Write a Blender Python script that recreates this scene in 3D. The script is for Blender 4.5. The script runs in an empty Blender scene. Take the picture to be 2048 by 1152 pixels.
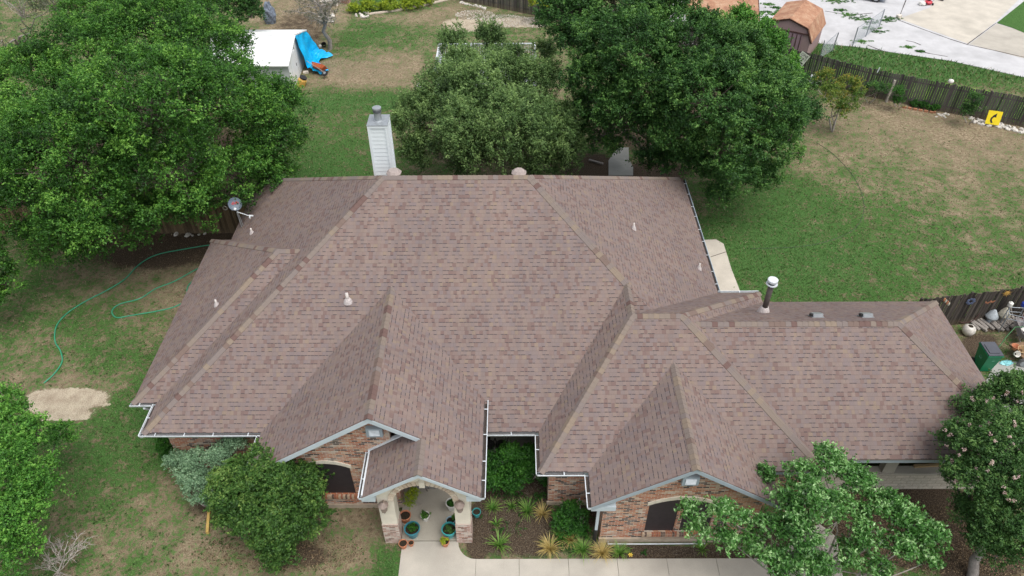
import bpy, math, random
import numpy as np
from mathutils import Vector, Matrix
from mathutils.geometry import tessellate_polygon
random.seed(7); RNG=np.random.default_rng(11)
sc=bpy.context.scene; COL=sc.collection
PI=math.pi
# ---------------------------------------------------------------- camera, sky, sun, exposure
H=22.7; F=1498.6; PIT=math.radians(41.48); YAW=math.radians(-.216); ROL=math.radians(-.35)
fw=np.array([math.sin(YAW)*math.cos(PIT),math.cos(YAW)*math.cos(PIT),-math.sin(PIT)])
_r=np.array([math.cos(YAW),-math.sin(YAW),0.]); _u=np.cross(_r,fw)
rt=_r*math.cos(ROL)+_u*math.sin(ROL); up=-_r*math.sin(ROL)+_u*math.cos(ROL)
cam=bpy.data.objects.new('camera',bpy.data.cameras.new('camera')); COL.objects.link(cam)
m=Matrix.Identity(4)
for i in range(3): m[i][0]=rt[i]; m[i][1]=up[i]; m[i][2]=-fw[i]
m[0][3]=0; m[1][3]=0; m[2][3]=H
cam.matrix_world=m
cam.data.sensor_width=36; cam.data.lens=36*F/2048; cam.data.clip_end=3000; cam.data.clip_start=.2
sc.camera=cam
w=bpy.data.worlds.new('World'); sc.world=w; w.use_nodes=True
nt=w.node_tree; bg=nt.nodes['Background']; sky=nt.nodes.new('ShaderNodeTexSky'); sky.sky_type='NISHITA'; sky.sun_disc=False
SUN_EL,SUN_AZ=math.radians(68),math.radians(135)     # azimuth clockwise from +Y (north)
sky.sun_elevation=SUN_EL; sky.sun_rotation=SUN_AZ; sky.air_density=1.0; sky.dust_density=4.0; sky.ozone_density=.6
hs=nt.nodes.new('ShaderNodeHueSaturation'); hs.inputs['Saturation'].default_value=.35   # overcast: nearly colourless sky
nt.links.new(sky.outputs[0],hs.inputs['Color']); nt.links.new(hs.outputs[0],bg.inputs[0]); bg.inputs[1].default_value=.15
sd=bpy.data.lights.new('sun','SUN'); sd.energy=1.15; sd.angle=math.radians(50); sd.color=(1,.95,.88)
so=bpy.data.objects.new('sun',sd); COL.objects.link(so)
sv=Vector((math.sin(SUN_AZ)*math.cos(SUN_EL),math.cos(SUN_AZ)*math.cos(SUN_EL),math.sin(SUN_EL)))
so.rotation_euler=sv.to_track_quat('Z','Y').to_euler(); so.location=(0,0,60)
sc.view_settings.view_transform='Standard'; sc.view_settings.look='None'; sc.view_settings.gamma=1
sc.view_settings.exposure=0.53
# ---------------------------------------------------------------- helpers
def at(px,py,z=0.):
    d=fw+rt*(px-1024)/F-up*(py-576)/F
    t=(z-H)/d[2]; return Vector((d[0]*t,d[1]*t,z))
def atY(px,py,Y):
    d=fw+rt*(px-1024)/F-up*(py-576)/F
    t=Y/d[1]; return Vector((d[0]*t,Y,H+d[2]*t))
def pix(P):
    d=np.asarray(P,float)-np.array([0,0,H]); z=d@fw
    return 1024+F*(d@rt)/z, 576-F*(d@up)/z
ORG={}
def tag(o,label=None,cat=None,group=None,kind=None):
    if label: o['label']=label
    if cat: o['category']=cat
    if group: o['group']=group
    if kind: o['kind']=kind
    return o
def thing(name,loc,label,cat,group=None,rz=0):
    o=bpy.data.objects.new(name,None); COL.objects.link(o); o.empty_display_size=.3
    o.location=loc; o.rotation_euler=(0,0,rz); ORG[o.name]=(Vector(loc),rz); tag(o,label,cat,group); return o
class MB:
    def __init__(s): s.v=[]; s.f=[]; s.uv=[]; s.r=[]; s.cur=.5; s.sm=False
    def face(s,idx,uv=None): s.f.append(tuple(idx)); s.uv.append(uv); s.r.append(s.cur)
    def poly(s,pts,uv=None):
        b=len(s.v); s.v+= [tuple(p) for p in pts]; s.face(range(b,b+len(pts)),uv); return b
    def box(s,c,size,rz=0,M=None):
        x,y,z=[q/2 for q in size]; R=M if M is not None else Matrix.Rotation(rz,3,'Z'); c=Vector(c)
        b=len(s.v)
        for dz in(-z,z):
            for dx,dy in((-x,-y),(x,-y),(x,y),(-x,y)): s.v.append(tuple(c+R@Vector((dx,dy,dz))))
        X,Y,Z=size
        for q,(a,h) in(((3,2,1,0),(X,Y)),((4,5,6,7),(X,Y)),((0,1,5,4),(X,Z)),((1,2,6,5),(Y,Z)),((2,3,7,6),(X,Z)),((3,0,4,7),(Y,Z))):
            o=c.x if a is X else c.y
            s.face([b+i for i in q],[(o,c.z-z),(o+a,c.z-z),(o+a,c.z-z+h),(o,c.z-z+h)])
    def bar(s,p,q,w,h=None,up_=(0,0,1)):
        p=Vector(p);q=Vector(q);h=h or w; d=(q-p); L=d.length; d.normalize(); u=Vector(up_)
        if abs(d.dot(u))>.98: u=Vector((0,1,0))
        sx=d.cross(u).normalized(); uz=sx.cross(d)
        s.box((p+q)/2,(w,L,h),M=Matrix((sx,d,uz)).transposed())
    def tube(s,pts,r,n=8,cap=True):
        pts=[Vector(p) for p in pts]; rs=r if isinstance(r,(list,tuple)) else [r]*len(pts)
        rings=[]; u=None
        for i,p in enumerate(pts):
            d=(pts[min(i+1,len(pts)-1)]-pts[max(i-1,0)]).normalized()
            if u is None:
                u=Vector((0,0,1)) if abs(d.z)<.9 else Vector((1,0,0))
            a=d.cross(u)
            if a.length<1e-5: a=d.cross(Vector((.3,1,.1)))
            a.normalize(); c=a.cross(d); u=c
            b=len(s.v); rings.append(b)
            for k in range(n):
                t=2*PI*k/n; s.v.append(tuple(p+(a*math.cos(t)+c*math.sin(t))*rs[i]))
        for i in range(len(rings)-1):
            for k in range(n):
                s.face((rings[i]+k,rings[i]+(k+1)%n,rings[i+1]+(k+1)%n,rings[i+1]+k))
        if cap:
            s.face([rings[0]+k for k in range(n)][::-1]); s.face([rings[-1]+k for k in range(n)])
    def lathe(s,c,prof,n=20,M=None,cap=False):
        c=Vector(c); R=M or Matrix.Identity(3); rings=[]
        for r,z in prof:
            rings.append(len(s.v))
            for k in range(n):
                t=2*PI*k/n; s.v.append(tuple(c+R@Vector((r*math.cos(t),r*math.sin(t),z))))
        for i in range(len(rings)-1):
            for k in range(n): s.face((rings[i]+k,rings[i]+(k+1)%n,rings[i+1]+(k+1)%n,rings[i+1]+k))
        if cap: s.face([rings[0]+k for k in range(n)][::-1]); s.face([rings[-1]+k for k in range(n)])
    def blob(s,c,r,seed=0,j=.25,n=7,m_=5):
        c=Vector(c); r=Vector(r) if hasattr(r,'__len__') else Vector((r,r,r)); rg=random.Random(seed)
        rings=[]
        for i in range(1,m_):
            ph=PI*i/m_; rings.append(len(s.v))
            for k in range(n):
                t=2*PI*k/n; q=1+rg.uniform(-j,j)
                s.v.append((c.x+r.x*q*math.sin(ph)*math.cos(t),c.y+r.y*q*math.sin(ph)*math.sin(t),c.z+r.z*q*math.cos(ph)))
        a=len(s.v); s.v.append((c.x,c.y,c.z+r.z)); s.v.append((c.x,c.y,c.z-r.z))
        for i in range(len(rings)-1):
            for k in range(n): s.face((rings[i]+k,rings[i+1]+k,rings[i+1]+(k+1)%n,rings[i]+(k+1)%n))
        for k in range(n):
            s.face((a,rings[0]+k,rings[0]+(k+1)%n)); s.face((a+1,rings[-1]+(k+1)%n,rings[-1]+k))
    def slab(s,pts,z0,z1):
        n=len(pts); b=len(s.v)
        for z in(z0,z1): s.v+=[(p[0],p[1],z) for p in pts]
        s.face([b+n+i for i in range(n)],[(p[0],p[1]) for p in pts]); s.face([b+i for i in range(n)][::-1])
        for i in range(n): j=(i+1)%n; s.face((b+i,b+j,b+n+j,b+n+i))
    def build(s,name,mat,parent=None,label=None,smooth=False,**kw):
        me=bpy.data.meshes.new(name); V=s.v
        if parent is not None:
            o,rz=ORG[parent.name]; R=Matrix.Rotation(-rz,3,'Z')
            V=[tuple(R@(Vector(p)-o)) for p in V]
        me.from_pydata(V,[],s.f); me.materials.append(mat)
        u=me.uv_layers.new(name='UV'); k=0; data=[]
        for f,uv in zip(s.f,s.uv):
            for i in range(len(f)):
                data+= list(uv[i]) if uv else [s.v[f[i]][0],s.v[f[i]][2]+s.v[f[i]][1]*.37]
        u.data.foreach_set('uv',data)
        a=me.attributes.new('rnd','FLOAT','FACE'); a.data.foreach_set('value',s.r)
        if smooth or s.sm: me.polygons.foreach_set('use_smooth',[True]*len(me.polygons))
        me.update()
        o=bpy.data.objects.new(name,me); COL.objects.link(o)
        if parent is not None: o.parent=parent; ORG[o.name]=ORG[parent.name]
        else: ORG[o.name]=(Vector((0,0,0)),0)
        tag(o,label,kw.get('cat'),kw.get('group'),kw.get('kind')); return o
def npmesh(name,V,Q,rnd,mat,parent=None,label=None,**kw):
    """V (n,3), Q (m,k) faces of equal size, rnd (m,)"""
    me=bpy.data.meshes.new(name); V=np.asarray(V,np.float32).copy()
    if parent is not None: V-=np.array(ORG[parent.name][0],np.float32)
    k=Q.shape[1]; me.vertices.add(len(V)); me.vertices.foreach_set('co',V.ravel())
    me.loops.add(Q.size); me.loops.foreach_set('vertex_index',Q.ravel().astype(np.int32))
    me.polygons.add(len(Q)); me.polygons.foreach_set('loop_start',np.arange(len(Q),dtype=np.int32)*k)
    try: me.polygons.foreach_set('loop_total',np.full(len(Q),k,np.int32))
    except Exception: pass
    a=me.attributes.new('rnd','FLOAT','FACE'); a.data.foreach_set('value',np.asarray(rnd,np.float32))
    me.materials.append(mat); me.update(calc_edges=True)
    o=bpy.data.objects.new(name,me); COL.objects.link(o)
    if parent is not None: o.parent=parent; ORG[o.name]=ORG[parent.name]
    else: ORG[o.name]=(Vector((0,0,0)),0)
    tag(o,label,kw.get('cat'),kw.get('group'),kw.get('kind')); return o
# ---------------------------------------------------------------- materials
class N:
    def __init__(s,name,rough=.8,spec=.3):
        s.m=bpy.data.materials.new(name); s.m.use_nodes=True; s.t=s.m.node_tree
        s.b=s.t.nodes['Principled BSDF']; s.b.inputs['Roughness'].default_value=rough
        s.b.inputs['Specular IOR Level'].default_value=spec; s.out=s.t.nodes['Material Output']
    def n(s,ty,ins=None,**p):
        x=s.t.nodes.new('ShaderNode'+ty)
        for k,v in p.items(): setattr(x,k,v)
        for k,v in(ins or {}).items(): s.set(x.inputs[k],v)
        return x
    def set(s,i,v):
        if isinstance(v,bpy.types.NodeSocket): s.t.links.new(v,i)
        else:
            if i.type=='RGBA' and len(v)==3: v=(*v,1)
            i.default_value=v
    def ma(s,op,a,b=None,c=None,clamp=False):
        x=s.n('Math',operation=op,use_clamp=clamp); s.set(x.inputs[0],a)
        if b is not None: s.set(x.inputs[1],b)
        if c is not None: s.set(x.inputs[2],c)
        return x.outputs[0]
    def mix(s,f,a,b,mode='MIX'):
        x=s.n('Mix',data_type='RGBA',blend_type=mode); s.set(x.inputs[0],f); s.set(x.inputs[6],a); s.set(x.inputs[7],b); return x.outputs[2]
    def ramp(s,f,st,const=False):
        x=s.n('ValToRGB'); r=x.color_ramp; r.interpolation='CONSTANT' if const else 'LINEAR'
        while len(r.elements)<len(st): r.elements.new(.5)
        for e,(p,c) in zip(r.elements,st): e.position=p; e.color=(*c,1) if len(c)==3 else c
        s.set(x.inputs[0],f); return x.outputs[0]
    def noise(s,vec,scale,det=3,rough=.55,out=0):
        x=s.n('TexNoise',{'Scale':scale,'Detail':det,'Roughness':rough})
        if vec is not None: s.t.links.new(vec,x.inputs['Vector'])
        return x.outputs[out]
    def pos(s): return s.n('NewGeometry').outputs['Position']
    def attr(s,name): return s.n('Attribute',attribute_name=name)
    def color(s,c): s.set(s.b.inputs['Base Color'],c); return s
    def bump(s,h,st=.5,d=.02): x=s.n('Bump',{'Strength':st,'Distance':d,'Height':h}); s.t.links.new(x.outputs[0],s.b.inputs['Normal'])
def S(h):
    h=h.lstrip('#'); return tuple(((int(h[i:i+2],16)/255+.055)/1.055)**2.4 if int(h[i:i+2],16)>10 else int(h[i:i+2],16)/255/12.92 for i in(0,2,4))
def plain(name,c,rough=.7,spec=.3,var=.15,sc_=6.,metal=0,bump=.0):
    k=N(name,rough,spec); p=k.pos(); n=k.noise(p,sc_,5,.6)
    a=tuple(x*(1-var) for x in c); b=tuple(min(1,x*(1+var)) for x in c)
    k.color(k.ramp(n,[(.3,a),(.7,b)])); k.b.inputs['Metallic'].default_value=metal
    if bump: k.bump(n,bump,.02)
    return k.m
def cells(k,u,v,cw,ch,jit=.0,half=False):
    row=k.ma('FLOOR',k.ma('DIVIDE',v,ch)); fy=k.ma('FRACT',k.ma('DIVIDE',v,ch))
    if half: off=k.ma('MULTIPLY',k.ma('FRACT',k.ma('MULTIPLY',row,.5)),1.0)
    else: off=k.ma('MULTIPLY',k.n('TexWhiteNoise',{'W':row},noise_dimensions='1D').outputs[0],7.3)
    cx=k.ma('ADD',k.ma('DIVIDE',u,cw),off)
    if jit:
        c0=k.n('CombineXYZ',{'X':k.ma('MULTIPLY',cx,.9),'Y':k.ma('MULTIPLY',row,3.7)}).outputs[0]
        cx=k.ma('ADD',cx,k.ma('MULTIPLY',k.noise(c0,1.,0),jit))
    cell=k.ma('FLOOR',cx); fx=k.ma('FRACT',cx)
    cv=k.n('CombineXYZ',{'X':cell,'Y':row}).outputs[0]
    wn=k.n('TexWhiteNoise',noise_dimensions='2D'); k.t.links.new(cv,wn.inputs['Vector'])
    return row,cell,fx,fy,wn.outputs['Value'],wn.outputs['Color'],cv
def shingle_mat():
    k=N('shingles',.93,.15); uv=k.n('UVMap',uv_map='UV').outputs[0]; sp=k.n('SeparateXYZ',{'Vector':uv})
    u,v=sp.outputs[0],sp.outputs[1]
    row,cell,fx,fy,r1,rc,cv=cells(k,u,v,.122,.143,.9)
    pal=[(0,(.226,.184,.172)),(.22,(.210,.177,.172)),(.42,(.232,.190,.172)),(.56,(.202,.172,.174)),(.68,(.216,.170,.160)),(.80,(.184,.136,.128)),(.90,(.194,.148,.138)),(.965,(.240,.196,.162))]
    col=k.ramp(r1,pal,True)
    g=k.noise(k.n('CombineXYZ',{'X':u,'Y':v}).outputs[0],90.,2,.7)
    col=k.mix(1,col,k.ramp(g,[(.3,(.80,.80,.80)),(.7,(1.16,1.16,1.16))]),'MULTIPLY')
    st=k.noise(k.n('CombineXYZ',{'X':k.ma('MULTIPLY',u,2.2),'Y':k.ma('MULTIPLY',v,.25)}).outputs[0],1.,4,.65); col=k.mix(1,col,k.ramp(st,[(.3,(.90,.90,.91)),(.65,(1.05,1.04,1.04))]),'MULTIPLY')
    big=k.noise(k.pos(),.35,4,.6); col=k.mix(1,col,k.ramp(big,[(.3,(.93,.93,.95)),(.7,(1.06,1.04,1.02))]),'MULTIPLY')
    col=k.mix(1,col,(.955,.915,.875),'MULTIPLY')
    # thick laminated tab stands proud; its shadow is painted as dark dashes and lines
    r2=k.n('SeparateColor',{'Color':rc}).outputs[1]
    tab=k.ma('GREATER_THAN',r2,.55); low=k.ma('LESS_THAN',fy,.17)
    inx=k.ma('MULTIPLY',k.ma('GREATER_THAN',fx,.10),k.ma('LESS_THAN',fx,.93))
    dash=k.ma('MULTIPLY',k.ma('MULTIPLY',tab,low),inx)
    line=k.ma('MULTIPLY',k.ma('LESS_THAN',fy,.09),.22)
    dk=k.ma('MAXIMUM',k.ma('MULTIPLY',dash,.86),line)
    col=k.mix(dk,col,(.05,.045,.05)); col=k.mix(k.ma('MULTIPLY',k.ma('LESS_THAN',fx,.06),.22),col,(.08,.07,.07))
    k.color(col)
    h=k.ma('ADD',k.ma('MULTIPLY',k.ma('SUBTRACT',1.,fy),.7),k.ma('MULTIPLY',tab,.5)); h=k.ma('ADD',h,k.ma('MULTIPLY',g,.35))
    k.bump(h,.55,.012); return k.m
def cap_mat():
    k=N('ridge_cap_shingle',.93,.15); r=k.attr('rnd').outputs['Fac']
    col=k.ramp(r,[(0,(.212,.173,.145)),(.22,(.232,.185,.144)),(.36,(.205,.169,.149)),(.62,(.194,.162,.150)),(.78,(.145,.094,.084)),(.92,(.172,.126,.108))],True)
    g=k.noise(k.pos(),70.,2,.7); col=k.mix(1,col,k.ramp(g,[(.3,(.85,.85,.85)),(.7,(1.12,1.12,1.12))]),'MULTIPLY')
    k.color(col); k.bump(g,.3,.01); return k.m
def brick_mat(name,pal,bw=.2,bh=.076,mort=(.58,.52,.45),half=True):
    k=N(name,.9,.2); uv=k.n('UVMap',uv_map='UV').outputs[0]; sp=k.n('SeparateXYZ',{'Vector':uv})
    row,cell,fx,fy,r1,rc,cv=cells(k,sp.outputs[0],sp.outputs[1],bw,bh,.0,half)
    col=k.ramp(r1,pal,True)
    n=k.noise(k.pos(),14.,5,.65); col=k.mix(1,col,k.ramp(n,[(.3,(.75,.75,.75)),(.7,(1.2,1.2,1.2))]),'MULTIPLY')
    n2=k.noise(k.pos(),2.2,4,.6); col=k.mix(k.ramp(n2,[(.52,(0,0,0)),(.75,(.45,.45,.45))]),col,mort)
    mx=k.ma('MAXIMUM',k.ma('LESS_THAN',fx,.08),k.ma('LESS_THAN',fy,.20))
    col=k.mix(mx,col,k.mix(n,tuple(c*.8 for c in mort),mort)); k.color(col)
    k.bump(k.ma('ADD',k.ma('SUBTRACT',1.,mx),k.ma('MULTIPLY',n,.4)),.7,.012); return k.m
BRK=[(0,(.45,.17,.09)),(.18,(.50,.27,.17)),(.34,(.55,.40,.29)),(.46,(.38,.16,.10)),(.60,(.075,.05,.045)),(.75,(.48,.22,.13)),(.88,(.55,.46,.38)),(.94,(.14,.095,.08))]
def leaf_mat(name,c0,c1,c2,trans=.27,rough=.55,spec=.35):
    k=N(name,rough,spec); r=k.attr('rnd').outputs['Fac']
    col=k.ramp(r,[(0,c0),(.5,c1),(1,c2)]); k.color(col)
    tr=k.n('BsdfTranslucent'); k.set(tr.inputs[0],k.mix(1,col,(1.25,1.3,.55),'MULTIPLY'))
    mx=k.n('MixShader',{0:trans}); k.t.links.new(k.b.outputs[0],mx.inputs[1]); k.t.links.new(tr.outputs[0],mx.inputs[2])
    k.t.links.new(mx.outputs[0],k.out.inputs[0]); return k.m
def bark(name,c):
    k=N(name,.9,.2); p=k.pos(); n=k.noise(p,9.,6,.7); k.color(k.ramp(n,[(.3,tuple(x*.55 for x in c)),(.65,c)])); k.bump(n,.8,.03); return k.m
def concrete(name,c,joint=None):
    k=N(name,.85,.25); p=k.pos(); n=k.noise(p,1.1,6,.6); f=k.noise(p,38.,3,.7); s_=k.noise(p,.45,3,.5)
    col=k.ramp(n,[(.25,tuple(x*.82 for x in c)),(.7,tuple(min(1,x*1.06) for x in c))])
    col=k.mix(1,col,k.ramp(f,[(.3,(.88,.88,.88)),(.7,(1.06,1.06,1.06))]),'MULTIPLY')
    col=k.mix(k.ramp(s_,[(.50,(0,0,0)),(.70,(.45,.45,.45))]),col,tuple(x*.62 for x in c))
    k.color(col); k.bump(f,.15,.01); return k.m
def wood(name,c,c2,sc_=3.):
    k=N(name,.9,.15); p=k.pos(); mp=k.n('Mapping',{'Vector':p,'Scale':(9,9,1.2)})
    n=k.noise(mp.outputs[0],sc_,6,.65); r=k.attr('rnd').outputs['Fac']
    col=k.mix(n,c,c2); col=k.mix(1,col,k.ramp(r,[(0,(.45,.45,.45)),(1,(1.45,1.4,1.35))]),'MULTIPLY')
    zz=k.n('SeparateXYZ',{'Vector':p}).outputs[2]
    col=k.mix(k.ramp(k.ma('ADD',zz,k.ma('MULTIPLY',n,.5)),[(.2,(.6,.6,.6)),(.7,(0,0,0))]),col,(.17,.13,.085))  # soil splash stain at the foot
    k.color(col); k.bump(n,.5,.01); return k.m
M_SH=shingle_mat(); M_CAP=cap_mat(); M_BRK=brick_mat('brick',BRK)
M_BRK2=brick_mat('pillar_brick',[(0,(.50,.34,.29)),(.3,(.56,.45,.38)),(.5,(.40,.23,.18)),(.7,(.60,.52,.46)),(.88,(.25,.15,.12))],.2,.075,(.55,.5,.45))
M_BRKV=brick_mat('voussoir_brick',[(0,(.42,.27,.18)),(.4,(.58,.49,.38)),(.7,(.35,.22,.15))],.085,1.,(.75,.68,.56))
M_SILL=brick_mat('sill_brick',[(0,(.42,.17,.09)),(.3,(.5,.38,.27)),(.6,(.35,.13,.08)),(.8,(.15,.1,.08))],.075,2.,(.5,.42,.33))
M_LIME=plain('limestone',(.68,.63,.53),.9,.2,.10,3.,bump=.5)
M_WHITE=plain('white_metal',(.58,.62,.65),.45,.4,.16,7.)
M_WPAINT=plain('white_siding_paint',(.72,.78,.80),.6,.3,.05,1.5)
M_FASC=plain('grey_fascia_paint',(.33,.39,.43),.6,.3,.06,2.)
M_FASW=plain('pale_blue_fascia',(.50,.57,.61),.6,.3,.06,2.)
M_SOFF=plain('soffit',(.45,.47,.47),.8,.2,.05,2.)
M_GRIME_SHADE=plain('grime_and_shade',(.06,.05,.045),.95,.1,.5,30.)
M_BLACK=plain('black_plastic',(.022,.022,.024),.45,.4,.2,4.)
M_SCREEN=plain('dark_window_screen',(.035,.028,.032),.55,.35,.15,7.)
M_GLASSD=plain('dark_glass',(.02,.022,.025),.12,.6,.1,2.)
M_GALV=plain('galvanised_metal',(.36,.39,.41),.38,.5,.12,8.,metal=.5)
M_BRPIPE=plain('brown_flue_paint',(.085,.07,.065),.6,.3,.2,8.)
M_FLASH=plain('pinkish_flashing',(.46,.42,.41),.6,.4,.3,22.)
M_FLPIPE=plain('pinkish_pipe_paint',(.56,.52,.49),.6,.4,.15,12.)
M_VENTC=plain('painted_vent_cap',(.33,.28,.26),.6,.3,.1,8.)
M_CONC=concrete('concrete',(.45,.42,.365)); M_CONC2=concrete('porch_concrete',(.40,.37,.31)); M_CONCG=concrete('aged_concrete',(.33,.335,.31))
M_LOT=concrete('weathered_pale_asphalt',(.52,.52,.53)); M_LOT2=concrete('cream_concrete',(.54,.50,.43))
M_FENCE=wood('weathered_fence',(.042,.039,.039),(.145,.137,.132)); M_FENCE2=wood('brown_fence',(.09,.065,.04),(.24,.18,.11))
M_FENCE3=wood('dark_fence',(.03,.026,.025),(.10,.088,.08))
M_BARK=bark('oak_bark',(.20,.17,.14)); M_BARKG=bark('pale_grey_bark',(.36,.33,.30)); M_TWIG=bark('dry_twig',(.42,.38,.34))
M_STONE=plain('pale_stone',(.62,.57,.50),.9,.2,.3,5.,bump=.5)
M_TERRA=plain('terracotta',(.48,.20,.11),.8,.25,.18,9.); M_TEAL=plain('teal_glaze',(.05,.33,.34),.3,.5,.15,6.); M_TEALB=plain('blue_teal_glaze',(.04,.20,.25),.3,.5,.2,6.)
M_CERW=plain('white_glaze',(.68,.67,.62),.4,.5,.08,6.); M_SOIL=plain('potting_soil',(.035,.028,.02),.95,.1,.5,40.,bump=.6)
M_RUSTY=None
# ground material ------------------------------------------------------------
def ground_mat():
    k=N('lawn_and_soil',.95,.1); p=k.pos()
    gA=k.attr('green').outputs['Fac']; mA=k.attr('mulch').outputs['Fac']; sA=k.attr('sand').outputs['Fac']
    n1=k.noise(p,.55,6,.62); n2=k.noise(p,1.9,5,.62); n3=k.noise(p,6.5,4,.62); n4=k.noise(p,26.,3,.65)
    x=k.ma('ADD',gA,k.ma('MULTIPLY',k.ma('SUBTRACT',n1,.5),.9)); x=k.ma('ADD',x,k.ma('MULTIPLY',k.ma('SUBTRACT',n2,.5),1.3))
    x=k.ma('ADD',x,k.ma('MULTIPLY',k.ma('SUBTRACT',n3,.5),1.9)); x=k.ma('ADD',x,k.ma('MULTIPLY',k.ma('SUBTRACT',n4,.5),.8))
    g=k.ramp(x,[(.30,(0,0,0)),(.66,(1,1,1))])
    dry=k.ramp(n3,[(.28,(.115,.09,.055)),(.46,(.235,.185,.12)),(.66,(.42,.34,.235))])
    dry=k.mix(k.ramp(n1,[(.35,(0,0,0)),(.65,(.55,.55,.55))]),dry,(.185,.145,.095))
    grn=k.ramp(k.ma('ADD',k.ma('MULTIPLY',n3,.6),k.ma('MULTIPLY',n2,.4)),[(.33,(.020,.055,.012)),(.5,(.048,.120,.026)),(.68,(.115,.205,.06))])
    lush=k.ramp(k.ma('ADD',gA,k.ma('MULTIPLY',k.ma('SUBTRACT',n2,.5),.6)),[(.62,(0,0,0)),(.85,(1,1,1))])
    grn=k.mix(lush,grn,k.ramp(n4,[(.3,(.036,.092,.022)),(.7,(.088,.185,.052))]))
    col=k.mix(g,dry,grn)
    mu=k.ramp(k.noise(p,22.,5,.75),[(.3,(.020,.014,.010)),(.5,(.075,.055,.038)),(.68,(.20,.16,.115))])
    mm=k.ramp(k.ma('ADD',mA,k.ma('MULTIPLY',k.ma('SUBTRACT',n2,.5),.6)),[(.4,(0,0,0)),(.6,(1,1,1))])
    col=k.mix(mm,col,mu)
    sa=k.ramp(n2,[(.3,(.33,.27,.20)),(.6,(.50,.43,.33))]); sm_=k.ramp(k.ma('ADD',k.ma('ADD',sA,k.ma('MULTIPLY',k.ma('SUBTRACT',n2,.5),1.1)),k.ma('MULTIPLY',k.ma('SUBTRACT',n3,.5),.7)),[(.42,(0,0,0)),(.58,(.95,.95,.95))])
    col=k.mix(sm_,col,sa)
    col=k.mix(1,col,k.ramp(n4,[(.3,(.62,.62,.62)),(.7,(1.35,1.35,1.35))]),'MULTIPLY')
    k.color(col); k.bump(k.ma('ADD',k.ma('MULTIPLY',n3,.5),k.ma('MULTIPLY',n4,.6)),1.,.06); return k.m
M_GROUND=ground_mat()
# ---------------------------------------------------------------- ground (one sheet) with a cover map
# (px,py,rx,ry, target, strength): where the lawn is lush (1) or worn (0), picked from the photograph, stored in world space
GB=[(1500,400,60,60,.80,1.2),(60,620,260,160,.60,1),(330,560,190,90,.12,1.3),(180,640,120,50,.78,1),(260,700,110,50,.75,1),(60,560,60,60,.72,1),(60,700,70,50,.30,1),(130,760,90,30,.15,1.2),
 (300,820,60,60,.85,1.2),(210,910,120,60,.78,1.2),(250,980,90,50,.72,1),(330,1010,70,50,.20,1),(150,1030,60,40,.45,1),(340,1110,120,40,.28,1.2),(430,1060,50,60,.35,1),(250,1120,70,30,.55,1),
 (560,1130,160,30,.22,1.2),(720,1050,70,50,.12,1.4),(700,1120,50,30,.35,1),(775,1130,22,40,.95,1.6),(640,1140,40,20,.55,1),
 (1470,440,110,70,.92,1.6),(1560,520,170,60,.95,1.6),(1620,420,80,40,.80,1.2),(1700,560,160,40,.75,1.2),(1420,390,50,50,.25,1.5),(1760,440,80,60,.62,1),(1800,350,90,50,.38,1),(1900,480,80,40,.56,1),
 (1850,230,120,45,.08,1.5),(1960,300,90,50,.12,1.5),(1720,230,60,40,.30,1.2),(1980,380,80,50,.42,1.2),(1980,520,70,40,.62,1),(2040,450,60,60,.48,1),(1830,540,90,30,.65,1),(1960,250,120,25,.05,1.6),(1650,300,60,40,.30,1),
 (1800,100,300,50,1.,2.5),(2020,40,60,40,1.,3),(1640,90,50,20,1.,2),
 (680,300,90,40,.75,1.4),(690,200,110,22,.92,1.8),(650,330,60,30,.90,1.5),(700,240,50,20,.55,1),(740,140,90,28,.08,1.6),(690,160,80,25,.12,1.4),(700,90,60,30,.70,1.3),(760,65,70,25,.75,1.3),(800,110,60,20,.2,1),
 (860,30,90,22,.10,1.6),(960,55,60,16,.85,1.8),(1030,60,50,14,.55,1),(590,50,60,60,.10,2),(640,20,50,30,.10,2),(780,12,90,18,.8,1.5),(850,90,50,30,.6,1),(1060,90,60,30,.4,1)]
MU=[(1800,1000,150,32,1),(958,1085,26,40,1),(1050,1050,130,62,1),(1130,1000,120,60,1),(1280,1105,140,16,1),(1440,1105,110,14,1),(1020,1000,60,70,1),(960,1050,22,55,1),(1040,920,100,70,1),(300,500,150,45,.75),(430,465,70,35,.9),(1180,335,60,30,.95),(1310,345,70,25,.95),(1730,1060,150,70,1),(1850,1080,120,60,1),(1960,1120,110,50,.9),(1560,1090,120,60,.8),(430,1000,70,60,.62),(590,1110,110,35,.6),(1990,640,60,28,.75),(1960,690,50,30,.7),(1300,240,140,70,.8),(1480,240,100,50,.6),(960,280,180,60,.7),(230,330,330,150,.8),(600,60,70,50,.55),(560,1000,120,100,.7)]
SA=[(140,798,78,20,1),(125,825,58,16,1),(75,806,30,18,.8),(940,50,60,14,.7),(1040,45,60,10,.8),(700,860,0,0,0)]
def blend(px,py,lst,base):
    num=np.full(px.shape,base*.35); den=np.full(px.shape,.35)
    for (a,b,rx,ry,v,s_) in lst:
        w_=s_*np.exp(-(((px-a)/rx)**2+((py-b)/ry)**2)); num+=w_*v; den+=w_
    return num/den
def cover(X,Y):
    P=np.stack([X,Y,np.zeros_like(X)],-1)-np.array([0,0,H]); z=P@fw; z=np.where(z<.5,.5,z)
    px=1024+F*(P@rt)/z; py=576-F*(P@up)/z
    g=blend(px,py,GB,.5); mu=np.zeros_like(px); sa=np.zeros_like(px)
    for a,b,rx,ry,v in MU: mu=np.maximum(mu,v*np.clip(1.6-1.1*np.sqrt(((px-a)/rx)**2+((py-b)/ry)**2),0,1))
    for a,b,rx,ry,v in SA:
        if rx: sa=np.maximum(sa,v*np.clip(1.9-1.4*(((px-a)/rx)**4+((py-b)/ry)**4)**.25,0,1))
    return g,mu,sa
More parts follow.
